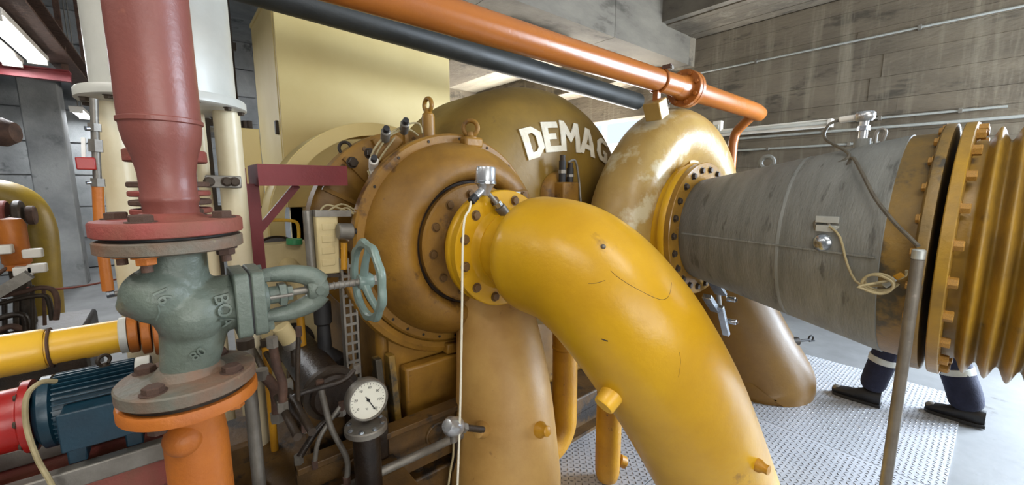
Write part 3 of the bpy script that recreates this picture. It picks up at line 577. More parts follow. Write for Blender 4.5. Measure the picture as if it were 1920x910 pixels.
# small stainless fittings under the small flange
SF = thing('stainless_fitting', 'bright stainless bracket and valves hanging below the cone flange', 'fitting', at(1345, 560, Y=1.05)); o = ORG[SF]
MB().bar(at(1338, 528, Y=1.05), at(1352, 552, Y=1.05), .07, .02).build('upper_bracket', 'steel_bright', SF, bevel=.003)
MB().bar(at(1325, 556, Y=1.05), at(1342, 582, Y=1.05), .05, .03).build('lower_bracket', 'steel_bright', SF, bevel=.003); MB().bar(at(1350, 575, Y=1.02), at(1362, 628, Y=1.02), .04, .025).build('lever', 'steel_bright', SF, bevel=.003)
for px, py in ((1362, 560), (1364, 602)): q = at(px, py, Y=1.02); MB().cyl(q, q+V((.01, -.05, 0)), .018, n=16, ch=.004).build('knob', 'steel_bright', SF); bolt(SF, q+V((.01, -.05, 0)), (.2, -1, 0), .01, 'bolt_dark')
MB().cyl(at(1345, 535, Y=1.07), at(1352, 600, Y=1.07), .014, n=12).build('tube', 'steel_grey', SF)
# stop cock on the tan leg
SV = thing('stop_cock', 'small black stop cock sticking out of the tan pipe leg', 'valve', at(1494, 640, Y=.84)); o = ORG[SV]
MB().cyl(o+V((-.05, .03, 0)), o+V((.01, -.005, 0)), .03, n=18, ch=.005).build('body', 'dark_iron', SV); MB().cyl(o, o+V((.1, -.05, .0)), .009, n=10).build('stem', 'black_rubber', SV)
q = o+V((.1, -.05, 0)); MB().ring(q+V((.012, -.006, .01)), (.5, 1, 0), .02, .006, 16, 8).build('handle', 'black_rubber', SV); MB().bar(q+V((0, 0, -.012)), q+V((.045, -.02, -.012)), .01, .008).build('handle_bar', 'black_rubber', SV)
q = at(1523, 730, Y=.74); TGL = MB().box(q, (.03, .012, .05)); tag(TGL.build('small_tag', 'ochre_old', org=q), 'small brown tag at the foot of the tan pipe leg', 'tag')
# ------------------------------------------------------------------ overhead pipes
OP = thing('overhead_pipe', 'orange painted overhead pipe with bolted flange above the machine', 'pipe', (1.5, 1.3, 2.0))
MB().cyl((-1.5, 1.3, 2.085), (2.36, 1.3, 2.068), .06, n=36).build('pipe', 'orange_pipe', OP)
MB().tube([V((2.36, 1.3, 2.068)), V((3.40, 1.3, 2.055)), V((3.52, 1.3, 2.05)), V((3.59, 1.3, 2.04)), V((3.605, 1.315, 2.025))], [.06, .06, .06, .058, .05], 36).build('pipe_end', 'orange_pipe', OP)
MB().tube(cr([(3.56, 1.33, 2.03), (3.58, 1.40, 1.975), (3.6, 1.455, 1.925), (3.6, 1.475, 1.86), (3.6, 1.48, 1.76), (3.6, 1.48, 1.2), (3.6, 1.48, .6)], 6), .036, 24).build('branch', 'orange_pipe', OP)
for x, s_ in ((2.43, 1), (2.468, -1)):
    f_ = MB().cyl((x-.017, 1.3, 2.066), (x+.017, 1.3, 2.066), .107, n=40, ch=.003).build('flange', 'orange_pipe', OP); bolts(f_, (x-.017*s_, 1.3, 2.066), (-s_, 0, 0), .086, 8, .0125, .3, 'orange_pipe', h=1.0)
MB().lathe((2.33, 1.3, 2.067), (1, 0, 0), [(.06, 0), (.064, .03), (.075, .085), (0, .085)], 32).build('weld_neck', 'orange_pipe', OP)
cl = MB(); cl.ring((2.14, 1.3, 2.068), (1, 0, 0), .064, .007, 32, 8); cl = cl.build('clamp_ring', 'orange_pipe', OP); MB().box((2.14, 1.25, 2.13), (.02, .05, .02)).build('clamp_ear', 'rust', cl); bolt(cl, (2.14, 1.225, 2.12), (0, -1, .2), .012, 'steel_grey')
q = V((2.13, 1.3, 2.0)); MB().bb((2.115, 1.285, 1.93), (2.145, 1.315, 2.01)).build('support_bar', 'orange_pipe', OP)
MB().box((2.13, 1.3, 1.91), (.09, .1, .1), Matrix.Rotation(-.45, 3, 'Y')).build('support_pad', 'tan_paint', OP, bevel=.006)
eye_bolt(S2, at(1250, 198, Y=1.42), .018, .005, 'steel_grey', base=.005)
BP = thing('black_pipe', 'matt black overhead pipe crossing behind the orange pipe', 'pipe', (1.5, 2.6, 2.4))
MB().cyl((-2.0, 2.6, 2.60), (3.9, 2.6, 2.362), .085, n=36, ch=.006).build('pipe', 'pipe_black', BP)
# ------------------------------------------------------------------ cream enclosure and boxes behind
CB = thing('cream_enclosure', 'large smooth cream sheet-metal enclosure behind the machine', 'cabinet', (1.42, 3.9, 1.32))
MB().bb((.70, 3.53, 1.325), (2.13, 4.38, 2.845)).build('body', 'cream', CB)
MB().bb((.685, 3.5, 1.32), (2.145, 3.53, 2.85)).build('front_panel', 'cream', CB, bevel=.006); MB().bb((.68, 3.535, 1.32), (.70, 4.4, 2.85)).build('side_panel', 'cream', CB, bevel=.004)
MB().bb((.67, 3.495, 2.85), (2.16, 4.4, 2.88)).build('top_panel', 'cream', CB, bevel=.004)
for x in (.76, 2.08):
    for y in (3.6, 4.3): MB().bb((x-.04, y-.04, 0), (x+.04, y+.04, 1.325)).build('leg', 'cream_pipe', CB)
MB().bb((.72, 3.56, 1.0), (1.05, 3.6, 1.325)).build('lower_panel', 'cream_pipe', CB)
q = at(489, 232, Y=3.45); b = MB(); b.box((.675, 3.6, q.z), (.03, .05, .1)); b.build('latch', 'dark_iron', CB, bevel=.005)
JB = thing('junction_cabinet', 'small cream cabinet beside the large cream enclosure', 'cabinet', at(466, 420, Y=3.0)); o = ORG[JB]
a = at(439, 238, Y=3.0); e = at(496, 425, Y=3.0)
MB().bb((a.x, 3.02, e.z), (e.x+.02, 3.3, a.z)).build('body', 'cream', JB, bevel=.004); MB().bb((a.x+.004, 3.0, e.z+.004), (e.x+.014, 3.02, a.z-.004)).build('door', 'cream', JB, bevel=.003)
MB().cyl(at(487, 388, Y=3.0), at(487, 388, Y=3.0)+V((0, -.02, 0)), .01, n=12).build('lock', 'dark_iron', JB); MB().bb((o.x-.05, 3.1, 0), (o.x+.05, 3.2, e.z)).build('post', 'cream_pipe', JB)
for px in (450, 460, 468): q = at(px, 236, Y=3.1); MB().cyl(q-V((0, 0, .02)), q+V((0, 0, .03)), .016, n=12).build('cable_gland', 'dark_iron', JB)
FR = thing('steel_rack', 'dark steel frame beside the cream enclosure', 'rack', (.5, 5.6, 0))
for x, y in ((.35, 5.4), (.62, 5.4), (.35, 6.2), (.62, 6.2)): MB().bb((x-.035, y-.035, 0), (x+.035, y+.035, 4.2)).build('upright', 'dark_iron', FR)
for z in (1.2, 2.1, 2.9, 3.6): MB().bb((.3, 5.36, z), (.68, 5.42, z+.07)).build('rail', 'dark_iron', FR); MB().bb((.3, 5.5, z-.05), (.62, 6.2, z)).build('tray', 'steel_grey', FR)
MB().bar((.35, 5.38, 2.2), (.62, 5.38, 2.9), .03, .03).build('brace', 'dark_iron', FR)
# ------------------------------------------------------------------ red pipe, globe valve, orange pipe (foreground)
VX, VY = -.003, 1.05
RP = thing('red_riser', 'red primer painted vertical pipe with reducer above the globe valve', 'pipe', (VX, VY, 1.4))
MB().lathe((VX+.003, VY, 0), (0, 0, 1), [(.044, 1.43), (.044, 1.462), (.0465, 1.466), (.0465, 1.474), (.044, 1.478), (.045, 1.52), (.050, 1.55), (.0585, 1.578), (.062, 1.60), (.0625, 1.612), (.0655, 1.614), (.0655, 1.621), (.0625, 1.623), (.063, 3.4)], 56).build('pipe', 'primer_red', RP)
f = MB().lathe((VX, VY, 1.404), (0, 0, 1), [(0, 0), (.116, 0), (.118, .002), (.118, .024), (.115, .028), (.06, .03), (.045, .04), (0, .04)], 64).build('flange', 'flange_red', RP)
for k in range(4): a = PI/4+.32+k*PI/2; bolt(f, (VX+.09*math.cos(a), VY+.09*math.sin(a), 1.432), (0, 0, 1), .0185, 'rust', h=.75)
MB().lathe((VX, VY, 1.398), (0, 0, 1), [(0, 0), (.098, 0), (.098, .006), (0, .006)], 40).build('gasket', 'black_rubber', RP)
GV = thing('globe_valve', 'grey-green cast globe valve with spoked handwheel in the foreground', 'valve', (VX, VY, 1.08))
b = MB(); b.cyl((VX, VY, 1.30), (VX, VY, 1.39), .052, n=28); b.ball((VX-.028, VY-.005, 1.285), (.064, .072, .058)); b.ball((VX+.018, VY-.008, 1.238), (.066, .074, .064)); b.tube(cr([(VX+.02, VY-.004, 1.22), (VX+.012, VY, 1.17), (VX+.004, VY, 1.13), (VX, VY, 1.09)], 5), [.06-.001*i for i in range(16)], 24)
b.cyl((VX, VY, 1.245), (VX+.09, VY, 1.247), .060, n=28); b.ball((VX-.068, VY, 1.27), (.028, .03, .026))
vbody = b.build('body', 'valve_green', GV, remesh=.005)
f = MB().lathe((VX, VY, 1.372), (0, 0, 1), [(0, 0), (.11, 0), (.116, .003), (.116, .022), (.113, .025), (0, .025)], 64).build('top_flange', 'valve_flange', GV)
for k in range(4): a = PI/4+.32+k*PI/2; p = V((VX+.09*math.cos(a), VY+.09*math.sin(a), 1.371)); bolt(f, p, (0, 0, -1), .0165, 'orange_paint' if k in (1, 2) else 'rust', name='nut', h=.9); MB().cyl(p, p-V((0, 0, .028)), .009, n=10).build('stud', 'rust', f)
f = MB().lathe((VX, VY, 1.084), (0, 0, 1), [(0, 0), (.113, 0), (.117, .003), (.117, .024), (.114, .027), (.062, .03), (.05, .045), (0, .045)], 64).build('bottom_flange', 'valve_flange', GV)
for k in range(4): a = PI/4+.12+k*PI/2; bolt(f, (VX+.088*math.cos(a), VY+.088*math.sin(a), 1.1115), (0, 0, 1), .0175, 'rust', h=.8)
def rsq(h, r=.014, n=4):
    out = []
    for cx, cy, a0 in ((h-r, h-r, 0), (-h+r, h-r, PI/2), (-h+r, -h+r, PI), (h-r, -h+r, 1.5*PI)):
        for k in range(n+1): a = a0+PI/2*k/n; out.append((cx+r*math.cos(a), cy+r*math.sin(a)))
    return out
BZ = 1.247
for x0, x1, nm in ((.086, .113, 'body_flange'), (.1165, .141, 'bonnet_flange')): MB().prism(rsq(.069), (VX, VY, BZ), (0, 1, 0), (0, 0, 1), x0, x1).build(nm, 'valve_green', GV, bevel=.003)
MB().prism(rsq(.066), (VX, VY, BZ), (0, 1, 0), (0, 0, 1), .112, .118).build('bonnet_gasket', 'black_rubber', GV)
for sy in (-1, 1):
    for sz in (-1, 1): bolt(GV, (VX+.141, VY+.054*sy, BZ+.054*sz), (1, 0, 0), .0105, 'valve_green', name='bonnet_nut', h=1.1)
MB().lathe((VX+.14, VY, BZ), (1, 0, 0), [(.04, 0), (.034, .012), (.02, .016), (.02, .05), (0, .05)], 28).build('stuffing_box', 'valve_green', GV)
MB().lathe((VX+.175, VY, BZ), (1, 0, 0), [(.012, 0), (.028, 0), (.028, .014), (.018, .018), (.018, .028), (0, .028)], 6).build('gland', 'valve_green', GV)
for s_ in (-1, 1): MB().cyl((VX+.14, VY+.024*s_, BZ), (VX+.2, VY+.024*s_, BZ), .0045, n=8).build('gland_bolt', 'steel_grey', GV)
for s_ in (-1, 1):
    MB().tube(cr([(VX+.135, VY, BZ+.047*s_), (VX+.165, VY, BZ+.048*s_), (VX+.205, VY, BZ+.045*s_), (VX+.245, VY, BZ+.032*s_), (VX+.262, VY, BZ+.014*s_)], 6), [.013+.0006*k for k in range(25)], 14).build('yoke_arm', 'valve_green', GV)
MB().lathe((VX+.235, VY, BZ), (1, 0, 0), [(0, 0), (.024, 0), (.029, .008), (.029, .035), (.022, .045), (0, .045)], 28).build('yoke_boss', 'valve_green', GV); bolt(GV, (VX+.258, VY-.028, BZ), (0, -1, 0), .012, 'valve_green', h=.5, washer=False)
MB().cyl((VX+.17, VY, BZ), (VX+.40, VY, BZ), .0085, n=16).build('stem', 'steel_grey', GV)
for k in range(13): MB().lathe((VX+.284+.006*k, VY, BZ), (1, 0, 0), [(.0085, 0), (.0102, .002), (.0102, .003), (.0085, .005)], 14).build('thread', 'steel_grey', GV) if k % 2 == 0 else None
HX = VX+.382; hp = []; hw = MB()
for k in range(90):
    a = 2*PI*k/90; Ro = .109+.0035*math.cos(9*a)
    for rr_, dx in ((Ro, -.004), (Ro, .004), (Ro-.004, .009), (.092, .009), (.0875, .005), (.0875, -.005), (.092, -.009), (Ro-.004, -.009)): hw.v.append(V((HX+dx, VY+rr_*math.cos(a), BZ+rr_*math.sin(a))))
hw.f += [[k*8+j, k*8+(j+1) % 8, ((k+1) % 90)*8+(j+1) % 8, ((k+1) % 90)*8+j] for k in range(90) for j in range(8)]
wheel = hw.build('handwheel', 'handwheel_green', GV)
MB().lathe((HX-.024, VY, BZ), (1, 0, 0), [(0, 0), (.018, 0), (.021, .006), (.021, .032), (.016, .038), (0, .038)], 24).build('hub', 'handwheel_green', wheel)
for k in range(3):
    a = PI/2+.25+k*2*PI/3; d = V((0, math.cos(a), math.sin(a))); MB().tube([V((HX-.01, VY, BZ))+d*.012, V((HX-.008, VY, BZ))+d*.05, V((HX, VY, BZ))+d*.098], [.0115, .0095, .0085], 10).build('spoke', 'handwheel_green', wheel)
MB().cyl((HX+.012, VY, BZ), (HX+.028, VY, BZ), .014, n=6).build('wheel_nut', 'steel_grey', wheel)
# raised casting marks on the valve body, on the side that faces the aisle
vtree = tree(vbody)
def mark(txt, size, px, py, ang):
    q = at(px, py, Y=.98); n = (V((0, 0, CAMZ))-q); n.z = 0; n.normalize(); u = V((0, 0, 1)).cross(n).normalized(); up = n.cross(u); a = math.radians(ang)
    uu, vv = u*math.cos(a)+up*math.sin(a), up*math.cos(a)-u*math.sin(a); vs, fs = text_mesh(txt, size, .002, .0004); out = []
    for v in vs:
        p = q+uu*v.x+vv*v.y; h = vtree.ray_cast(p+n*.2, -n)[0]; h = h if h is not None else p; out.append(h+n*(.0075 if v.z > 0 else -.003))
    b = MB(); b.add(out, fs); b.build('casting_mark', 'valve_green', GV, flat=True)
mark('BOA', .034, 421, 585, -83); mark('16', .030, 303, 553, -68); mark('80', .026, 372, 668, 28)
ar = []
for px, py in ((296, 572), (298, 585), (292, 600)):
    q = at(px, py, Y=.98); n = (V((0, 0, CAMZ))-q).normalized(); h = vtree.ray_cast(q+n*.2, -n)[0]; ar.append(h if h is not None else q)
MB().tube(ar, .0025, 6).build('casting_mark', 'valve_green', GV); MB().tube([ar[0], ar[0]+V((.008, .002, -.004))], .0025, 6).build('casting_mark', 'valve_green', GV)
OR = thing('orange_riser', 'orange painted pipe and flange under the globe valve', 'pipe', (VX, VY, 0))
f = MB().lathe((VX, VY, 1.048), (0, 0, 1), [(0, 0), (.112, 0), (.118, .003), (.118, .022), (.115, .026), (0, .026)], 64).build('flange', 'orange_paint', OR)
MB().lathe((VX, VY, 1.074), (0, 0, 1), [(0, 0), (.104, 0), (.104, .01), (0, .01)], 40).build('gasket', 'dark_iron', OR)
for k in range(4): a = PI/4+.12+k*PI/2; p = (VX+.088*math.cos(a), VY+.088*math.sin(a), 1.047); bolt(f, p, (0, 0, -1), .0165, 'orange_paint' if k % 2 else 'rust', name='nut', h=1.0)
MB().lathe((VX, VY, 0), (0, 0, 1), [(.056, 0), (.056, .955), (.053, .99), (.05, 1.03), (.056, 1.05)], 48).build('pipe', 'orange_paint', OR)
MB().ball((VX-.02, VY-.03, .985), (.036, .04, .035)).build('casting_boss', 'orange_paint', OR)
# ------------------------------------------------------------------ white vessel behind the red pipe
VE = thing('filter_vessel', 'tall white cylindrical vessel with bottom flange behind the red pipe', 'vessel', (.025, 1.92, 0))
MB().lathe((.03, 1.92, 0), (0, 0, 1), [(0, 1.80), (.197, 1.80), (.197, 4.35), (0, 4.35)], 72).build('shell', 'white_paint', VE)
f = MB().lathe((.025, 1.92, 0), (0, 0, 1), [(0, 1.765), (.225, 1.765), (.232, 1.77), (.232, 1.795), (.228, 1.80), (0, 1.80)], 72).build('bottom_flange', 'white_paint', VE)
bolts(f, (.025, 1.92, 1.765), (0, 0, -1), .212, 12, .011, .2, 'bolt_dark', h=1)
for x, y in ((-.125, 1.93), (.19, 1.9), (.11, 2.03)): MB().cyl((x, y, 0), (x, y, 1.77), .043 if x != .11 else .022, n=32).build('leg_pipe', 'cream_pipe', VE)
b = MB(); b.bar(at(385, 340, Y=1.84), at(452, 342, Y=1.84), .03, .045); b.build('clamp_arm', 'steel_grey', VE, bevel=.004)
for px in (392, 425, 440): bolt(VE, at(px, 341, Y=1.818), (0, -1, 0), .014, 'bolt_dark', h=1)
FS = thing('finned_damper', 'brown-red stack of round plates behind the red reducer', 'damper', (at(324, 395, Y=1.35).x, 1.35, 1.40)); o = ORG[FS]
MB().cyl((o.x, 1.35, 1.2), (o.x, 1.35, 1.60), .03, n=20).build('rod', 'rust', FS); MB().cyl((o.x, 1.35, 0), (o.x, 1.35, 1.2), .035, n=20).build('stand', 'dark_iron', FS)
for k, z in enumerate((1.425, 1.447, 1.469, 1.491, 1.552)): MB().cyl((o.x, 1.35, z), (o.x, 1.35, z+(.014 if k < 4 else .03)), .082, n=36, ch=.003).build('plate', 'flange_red' if k % 2 == 0 else 'rust', FS)
# impulse line at the left of the vessel
IL = thing('impulse_line', 'thin steel tube with small lever valve and orange lower end left of the vessel', 'tube', at(205, 552, Y=1.7)); o = ORG[IL]
MB().tube([at(176, 185, Y=1.7), at(178, 240, Y=1.7), at(183, 345, Y=1.7)], .0095, 12).build('upper_tube', 'steel_grey', IL); MB().tube([at(183, 345, Y=1.7), at(187, 430, Y=1.7), at(203, 545, Y=1.7)], [.013, .013, .014], 14).build('lower_tube', 'orange_paint', IL)
for y0, y1, r in ((232, 246, .016), (262, 285, .017), (335, 350, .017)): MB().cyl(at(177+(y0-232)*.06, y0, Y=1.7), at(177+(y1-232)*.06, y1, Y=1.7), r, n=6).build('union_nut', 'steel_grey', IL)
MB().box(at(162, 307, Y=1.69), (.04, .03, .035)).build('red_tag', 'pump_red', IL, bevel=.003); MB().bar(at(156, 258, Y=1.69), at(157, 295, Y=1.69), .012, .008).build('lever', 'lamp_body', IL)
MB().cyl(at(160, 241, Y=1.69), at(176, 241, Y=1.7), .007, n=10).build('side_port', 'steel_bright', IL); MB().cyl(at(162, 343, Y=1.69), at(180, 341, Y=1.7), .005, n=10).build('bleed_screw', 'steel_bright', IL); MB().cyl(at(200, 553, Y=1.7), at(215, 550, Y=1.7), .012, n=8).build('elbow_fitting', 'steel_bright', IL)
MB().tube(cr([o+V((.01, 0, 0)), o+V((.05, .02, 0)), V((-.125, 1.93, o.z))], 5), .009, 10).build('cross_tube', 'steel_grey', IL)
# red console
RC = thing('red_console', 'dark red welded steel console bracket beside the white vessel', 'bracket', (.3, 1.95, 1.3))
MB().bb((.275, 1.9, 1.492), (.62, 1.912, 1.578)).build('front_web', 'red_steel', RC); MB().bb((.275, 1.912, 1.566), (.62, 2.16, 1.578)).build('top_plate', 'red_steel', RC); MB().bb((.275, 1.912, 1.492), (.287, 2.16, 1.566)).build('end_plate', 'red_steel', RC); MB().bb((.287, 1.912, 1.492), (.62, 1.97, 1.502)).build('bottom_flange', 'red_steel', RC)
MB().bb((.225, 2.0, 1.10), (.29, 2.06, 1.50)).build('upright', 'red_steel', RC); MB().bar((.27, 2.03, 1.29), (.44, 2.03, 1.495), .03, .02, (0, 1, 0)).build('brace', 'red_steel', RC)
MB().bb((.225, 1.93, 1.44), (.24, 2.06, 1.56)).build('mounting_plate', 'red_steel', RC)
# ------------------------------------------------------------------ instruments left of the scroll
IB = thing('transmitter_box', 'beige instrument box with square panels left of the scroll casing', 'instrument', at(620, 520, Y=1.7)); o = ORG[IB]
a = at(592, 405, Y=1.7); e = at(640, 512, Y=1.7)
MB().bb((a.x, 1.7, e.z), (e.x, 1.78, a.z)).build('body', 'beige_box', IB, bevel=.006)
for py in (425, 448, 470, 492): q = at(616, py, Y=1.7); MB().box(q, (.05, .006, .028)).build('cover_plate', 'beige_box', IB, bevel=.002)
MB().cyl(at(633, 434, Y=1.66), at(661, 434, Y=1.66), .032, n=28, ch=.004).build('sensor_can', 'steel_grey', IB); MB().cyl(at(660, 434, Y=1.66), at(668, 434, Y=1.66), .012, n=12).build('knob', 'black_rubber', IB)
MB().bar(at(588, 400, Y=1.72), at(655, 400, Y=1.72), .05, .025).build('head_rail', 'steel_grey', IB); MB().bar(at(586, 515, Y=1.72), at(648, 515, Y=1.72), .05, .015).build('foot_rail', 'dark_iron', IB)
MB().cyl(at(645, 455, Y=1.68), at(645, 505, Y=1.68), .013, n=12).build('stem', 'yellow_rust', IB); MB().cyl(at(576, 395, Y=1.75), at(590, 560, Y=1.75), .018, n=14).build('back_tube', 'steel_grey', IB)
for pts in (((596, 402), (612, 385), (640, 392), (665, 402)), ((610, 400), (640, 383), (668, 396)), ((630, 402), (650, 390), (672, 410))): MB().tube(cr([at(x, y, Y=1.70) for x, y in pts], 6), .004, 6).build('wire', 'cable_beige', IB)
SS = thing('slotted_strut', 'vertical slotted steel channel left of the ochre pedestal', 'strut', (.548, 1.68, .3))
x0, x1 = at(645, 600, Y=1.68).x, at(672, 600, Y=1.68).x; xm = (x0+x1)/2
for x in (x0, xm-.004, x1-.008): MB().bb((x, 1.68, .3), (x+.008, 1.684, 1.2)).build('strip', 'steel_grey', SS)
for k in range(22): z = .3+.041*k; MB().bb((x0, 1.681, z), (x1, 1.685, z+.012)).build('rung', 'steel_grey', SS)
for x in (x0, x1-.004): MB().bb((x, 1.684, .3), (x+.004, 1.72, 1.2)).build('side_flange', 'steel_grey', SS)
DG = thing('dial_thermometer', 'round white dial gauge with steel rim in front of the ochre pedestal', 'gauge', (.448, 1.3, .70)); gc = V((.45, 1.3, .778)); gn = V((.02, -1, .12)).normalized()
MB().lathe(gc-gn*-.0, gn, [(0, -.05), (.05, -.05), (.066, -.035), (.07, -.03), (.07, .004), (.066, .01), (.062, .01), (.062, 0), (0, 0)], 56).build('case', 'steel_grey', DG)
face = MB().lathe(gc, gn, [(0, .0015), (.062, .0015), (.062, 0), (0, 0)], 48).build('dial', 'dial_white', DG)
gu = V((1, 0, 0)); gu = (gu-gn*gu.dot(gn)).normalized(); gv = gn.cross(gu); gu, gv = gu*math.cos(-.25)+gv*math.sin(-.25), gv*math.cos(-.25)-gu*math.sin(-.25)
tk = MB()
for k in range(25): a = math.radians(225-270*k/24); d = gu*math.cos(a)+gv*math.sin(a); tk.bar(gc+gn*.002+d*(.049 if k % 4 == 0 else .052), gc+gn*.002+d*.056, .0012, .0008, gn)
tk.build('tick_marks', 'ink', face)
for k, s_ in enumerate(('0', '20', '40', '60', '80', '100', '120')): a = math.radians(225-270*k/6); text('numeral', s_, .012, gc+gn*.002+gu*(.041*math.cos(a))+gv*(.041*math.sin(a)), gu, gv, 'ink', face, .0003)
text('unit_mark', '°C', .009, gc+gn*.002-gv*.03, gu, gv, 'ink', face, .0003)
a = math.radians(-48); d = gu*math.cos(a)+gv*math.sin(a); MB().bar(gc+gn*.004-d*.016, gc+gn*.004+d*.044, .003, .001, gn).build('pointer', 'ink', face); MB().cyl(gc, gc+gn*.007, .005, n=12).build('pointer_hub', 'ink', face)
MB().cyl((.45, 1.335, .45), (.45, 1.335, .76), .014, n=14).build('stem', 'dark_iron', DG)
CRG = thing('chrome_cap', 'round dark cap with bright bolted rim below the dial gauge', 'cap', (.448, 1.32, .4)); q = at(688, 800, Y=1.3)
rim = MB().lathe((q.x, 1.31, q.z-.02), (0, 0, 1), [(0, 0), (.062, 0), (.07, .005), (.07, .022), (.066, .026), (.045, .026), (0, .03)], 48).build('rim', 'steel_grey', CRG); bolts(rim, (q.x, 1.31, q.z+.006), (0, 0, 1), .056, 8, .008, .2, 'steel_bright')
MB().cyl((q.x, 1.31, 0), (q.x, 1.31, q.z-.02), .045, n=28).build('body', 'dark_oily', CRG)
# oil system clutter between valve and pedestal
OC = thing('oil_cooler', 'dark oily horizontal cooler cylinder lying behind the dial gauge', 'cooler', (.33, 1.7, .4)); 
MB().cyl((.40, 2.3, .72), (.40, 1.5, .72), .08, n=36, ch=.01).build('shell', 'dark_oily', OC)
for y in (2.2, 1.56): MB().cyl((.40, y, .72), (.40, y-.03, .72), .10, n=36).build('flange', 'dark_iron', OC)
for y in (1.95, 1.65): MB().bb((.33, y-.03, 0), (.47, y+.03, .67)).build('saddle', 'base_ochre', OC)
for x in (.2, .235): MB().cyl((x, 2.2, .84), (x, 1.12, .84), .011, n=12).build('tie_tube', 'dark_iron', OC)
MB().bar((.19, 1.42, .855), (.25, 1.42, .855), .03, .03).build('tube_clamp', 'steel_grey', OC)
BH = thing('blind_pipe_end', 'open dark round pipe flange with a pale pipe through it', 'pipe', at(520, 485, Y=2.3)); o = ORG[BH]
MB().lathe(o, (-.1, -1, .1), [(.0, 0), (.05, 0), (.05, .03), (.105, .03), (.115, .04), (.115, -.05), (.0, -.05)], 40).build('flange', 'dark_oily', BH)
MB().cyl(o+V((.02, -.02, 0)), at(578, 552, Y=1.9), .045, n=28).build('pipe', 'beige_box', BH); MB().cyl((o.x, 2.33, 0), (o.x, 2.33, o.z-.08), .05, n=20).build('stand', 'dark_iron', BH)
GT = thing('sight_glass', 'small pale tilted cylinder with grey cap under the valve yoke', 'sight glass', at(535, 632, Y=1.6)); MB().cyl(at(526, 612, Y=1.6), at(545, 640, Y=1.6), .03, n=24, ch=.003).build('body', 'beige_box', GT); MB().cyl(at(544, 638, Y=1.6), at(551, 650, Y=1.6), .031, n=24, ch=.003).build('cap', 'steel_grey', GT); MB().cyl(at(550, 648, Y=1.6), V((at(550, 648, Y=1.6).x, 1.6, .84)), .012, n=10).build('stem', 'dark_iron', GT)
for lab, px, r, Yk, y0, m_ in (('thin yellow upright tube behind the globe valve', 497, .014, 1.8, 640, 'yellow_rust'), ('grey-brown upright tube right behind the valve flange', 460, .018, 1.35, 640, 'steel_grey'), ('short yellow upright tube under the valve yoke', 562, .016, 1.9, 580, 'yellow_rust')):
    q = at(px, y0, Y=Yk); t = thing('upright_tube', lab, 'tube', (q.x, q.y, 0)); MB().cyl((q.x, q.y, 0), q, r, n=18).build('tube', m_, t); MB().cyl(q-V((0, 0, .02)), q+V((0, 0, .006)), r*1.35, n=6).build('union_nut', 'dark_iron', t)
OFi = thing('oil_filter', 'black glossy bottle-shaped oil filter among the dark pipes', 'filter', at(612, 690, Y=1.85)); o = ORG[OFi]
MB().lathe(o, (0, 0, 1), [(0, 0), (.07, 0), (.075, .01), (.075, .05), (.03, .09), (.026, .2), (.036, .21), (.036, .3), (0, .3)], 28).build('bottle', 'black_rubber', OFi); MB().lathe(o, (0, 0, 1), [(.08, .0), (.1, .0), (.1, .018), (.08, .018)], 32).build('base_ring', 'dark_iron', OFi); MB().cyl((o.x, o.y, 0), o, .05, n=20).build('stand', 'dark_oily', OFi)
HB = thing('handle_hoop', 'thin yellow square hoop handle beside the red console', 'handle', at(488, 460, Y=2.2)); MB().tube(cr([at(488, 465, Y=2.2), at(490, 425, Y=2.2), at(500, 414, Y=2.2), at(545, 414, Y=2.2), at(559, 424, Y=2.2), at(560, 465, Y=2.2)], 5), .008, 10).build('hoop', 'bright_yellow', HB)
MB().bb((ORG[HB].x-.03, 2.18, 0), (ORG[HB].x+.25, 2.28, ORG[HB].z)).build('column', 'beige_box', HB); MB().cyl(at(552, 458, Y=2.17), at(552, 448, Y=2.17), .035, n=20).build('cap', 'green_cap', HB)
SK = thing('oil_skid', 'dirty ochre and black steel skid under the oil pipes', 'skid', (.2, 1.5, 0))
MB().bb((-.05, 1.15, .36), (.6, 2.3, .42)).build('deck', 'base_ochre', SK, bevel=.006)
for x in (-.02, .53): MB().bb((x, 1.16, 0), (x+.05, 1.22, .36)).build('leg', 'dark_iron', SK); MB().bb((x, 2.2, 0), (x+.05, 2.26, .36)).build('leg', 'dark_iron', SK)
for i, (a, e, hgt, m_) in enumerate((((.02, 1.2), (.14, 1.36), .56, 'base_ochre'), ((.15, 1.25), (.26, 1.34), .52, 'dark_oily'), ((.05, 1.5), (.16, 1.7), .66, 'base_ochre'), ((.46, 1.45), (.58, 1.62), .58, 'dark_oily'), ((.3, 1.17), (.4, 1.24), .5, 'dark_iron'))): MB().bb((a[0], a[1], .42), (e[0], e[1], hgt)).build('pump_block', m_, SK, bevel=.012)
for i, pts in enumerate((((510, 640), (520, 690), (530, 720), (530, 760)), ((560, 620), (558, 700), (560, 760), (570, 800)), ((575, 800), (545, 765), (560, 740), (640, 715), (668, 690)), ((600, 720), (620, 800), (650, 860), (650, 900)), ((490, 700), (515, 730), (520, 780)), ((640, 760), (600, 820), (590, 870)), ((560, 860), (600, 800), (640, 770)))):
    MB().tube(cr([at(x, y, Y=1.28+.03*i) for x, y in pts], 6), (.012, .007, .009, .010, .016, .008, .012)[i], 10).build('oil_tube', ('rust', 'dark_iron', 'dark_oily', 'steel_grey', 'rust', 'steel_grey', 'dark_oily')[i], SK)
    for x, y in (pts[0], pts[-1]): q = at(x, y, Y=1.28+.03*i); MB().cyl(q-V((0, 0, .018)), q+V((0, 0, .012)), (.012, .007, .009, .010, .016, .008, .012)[i]*1.3, n=6).build('union_nut', ('steel_grey', 'rust')[i % 2], SK)
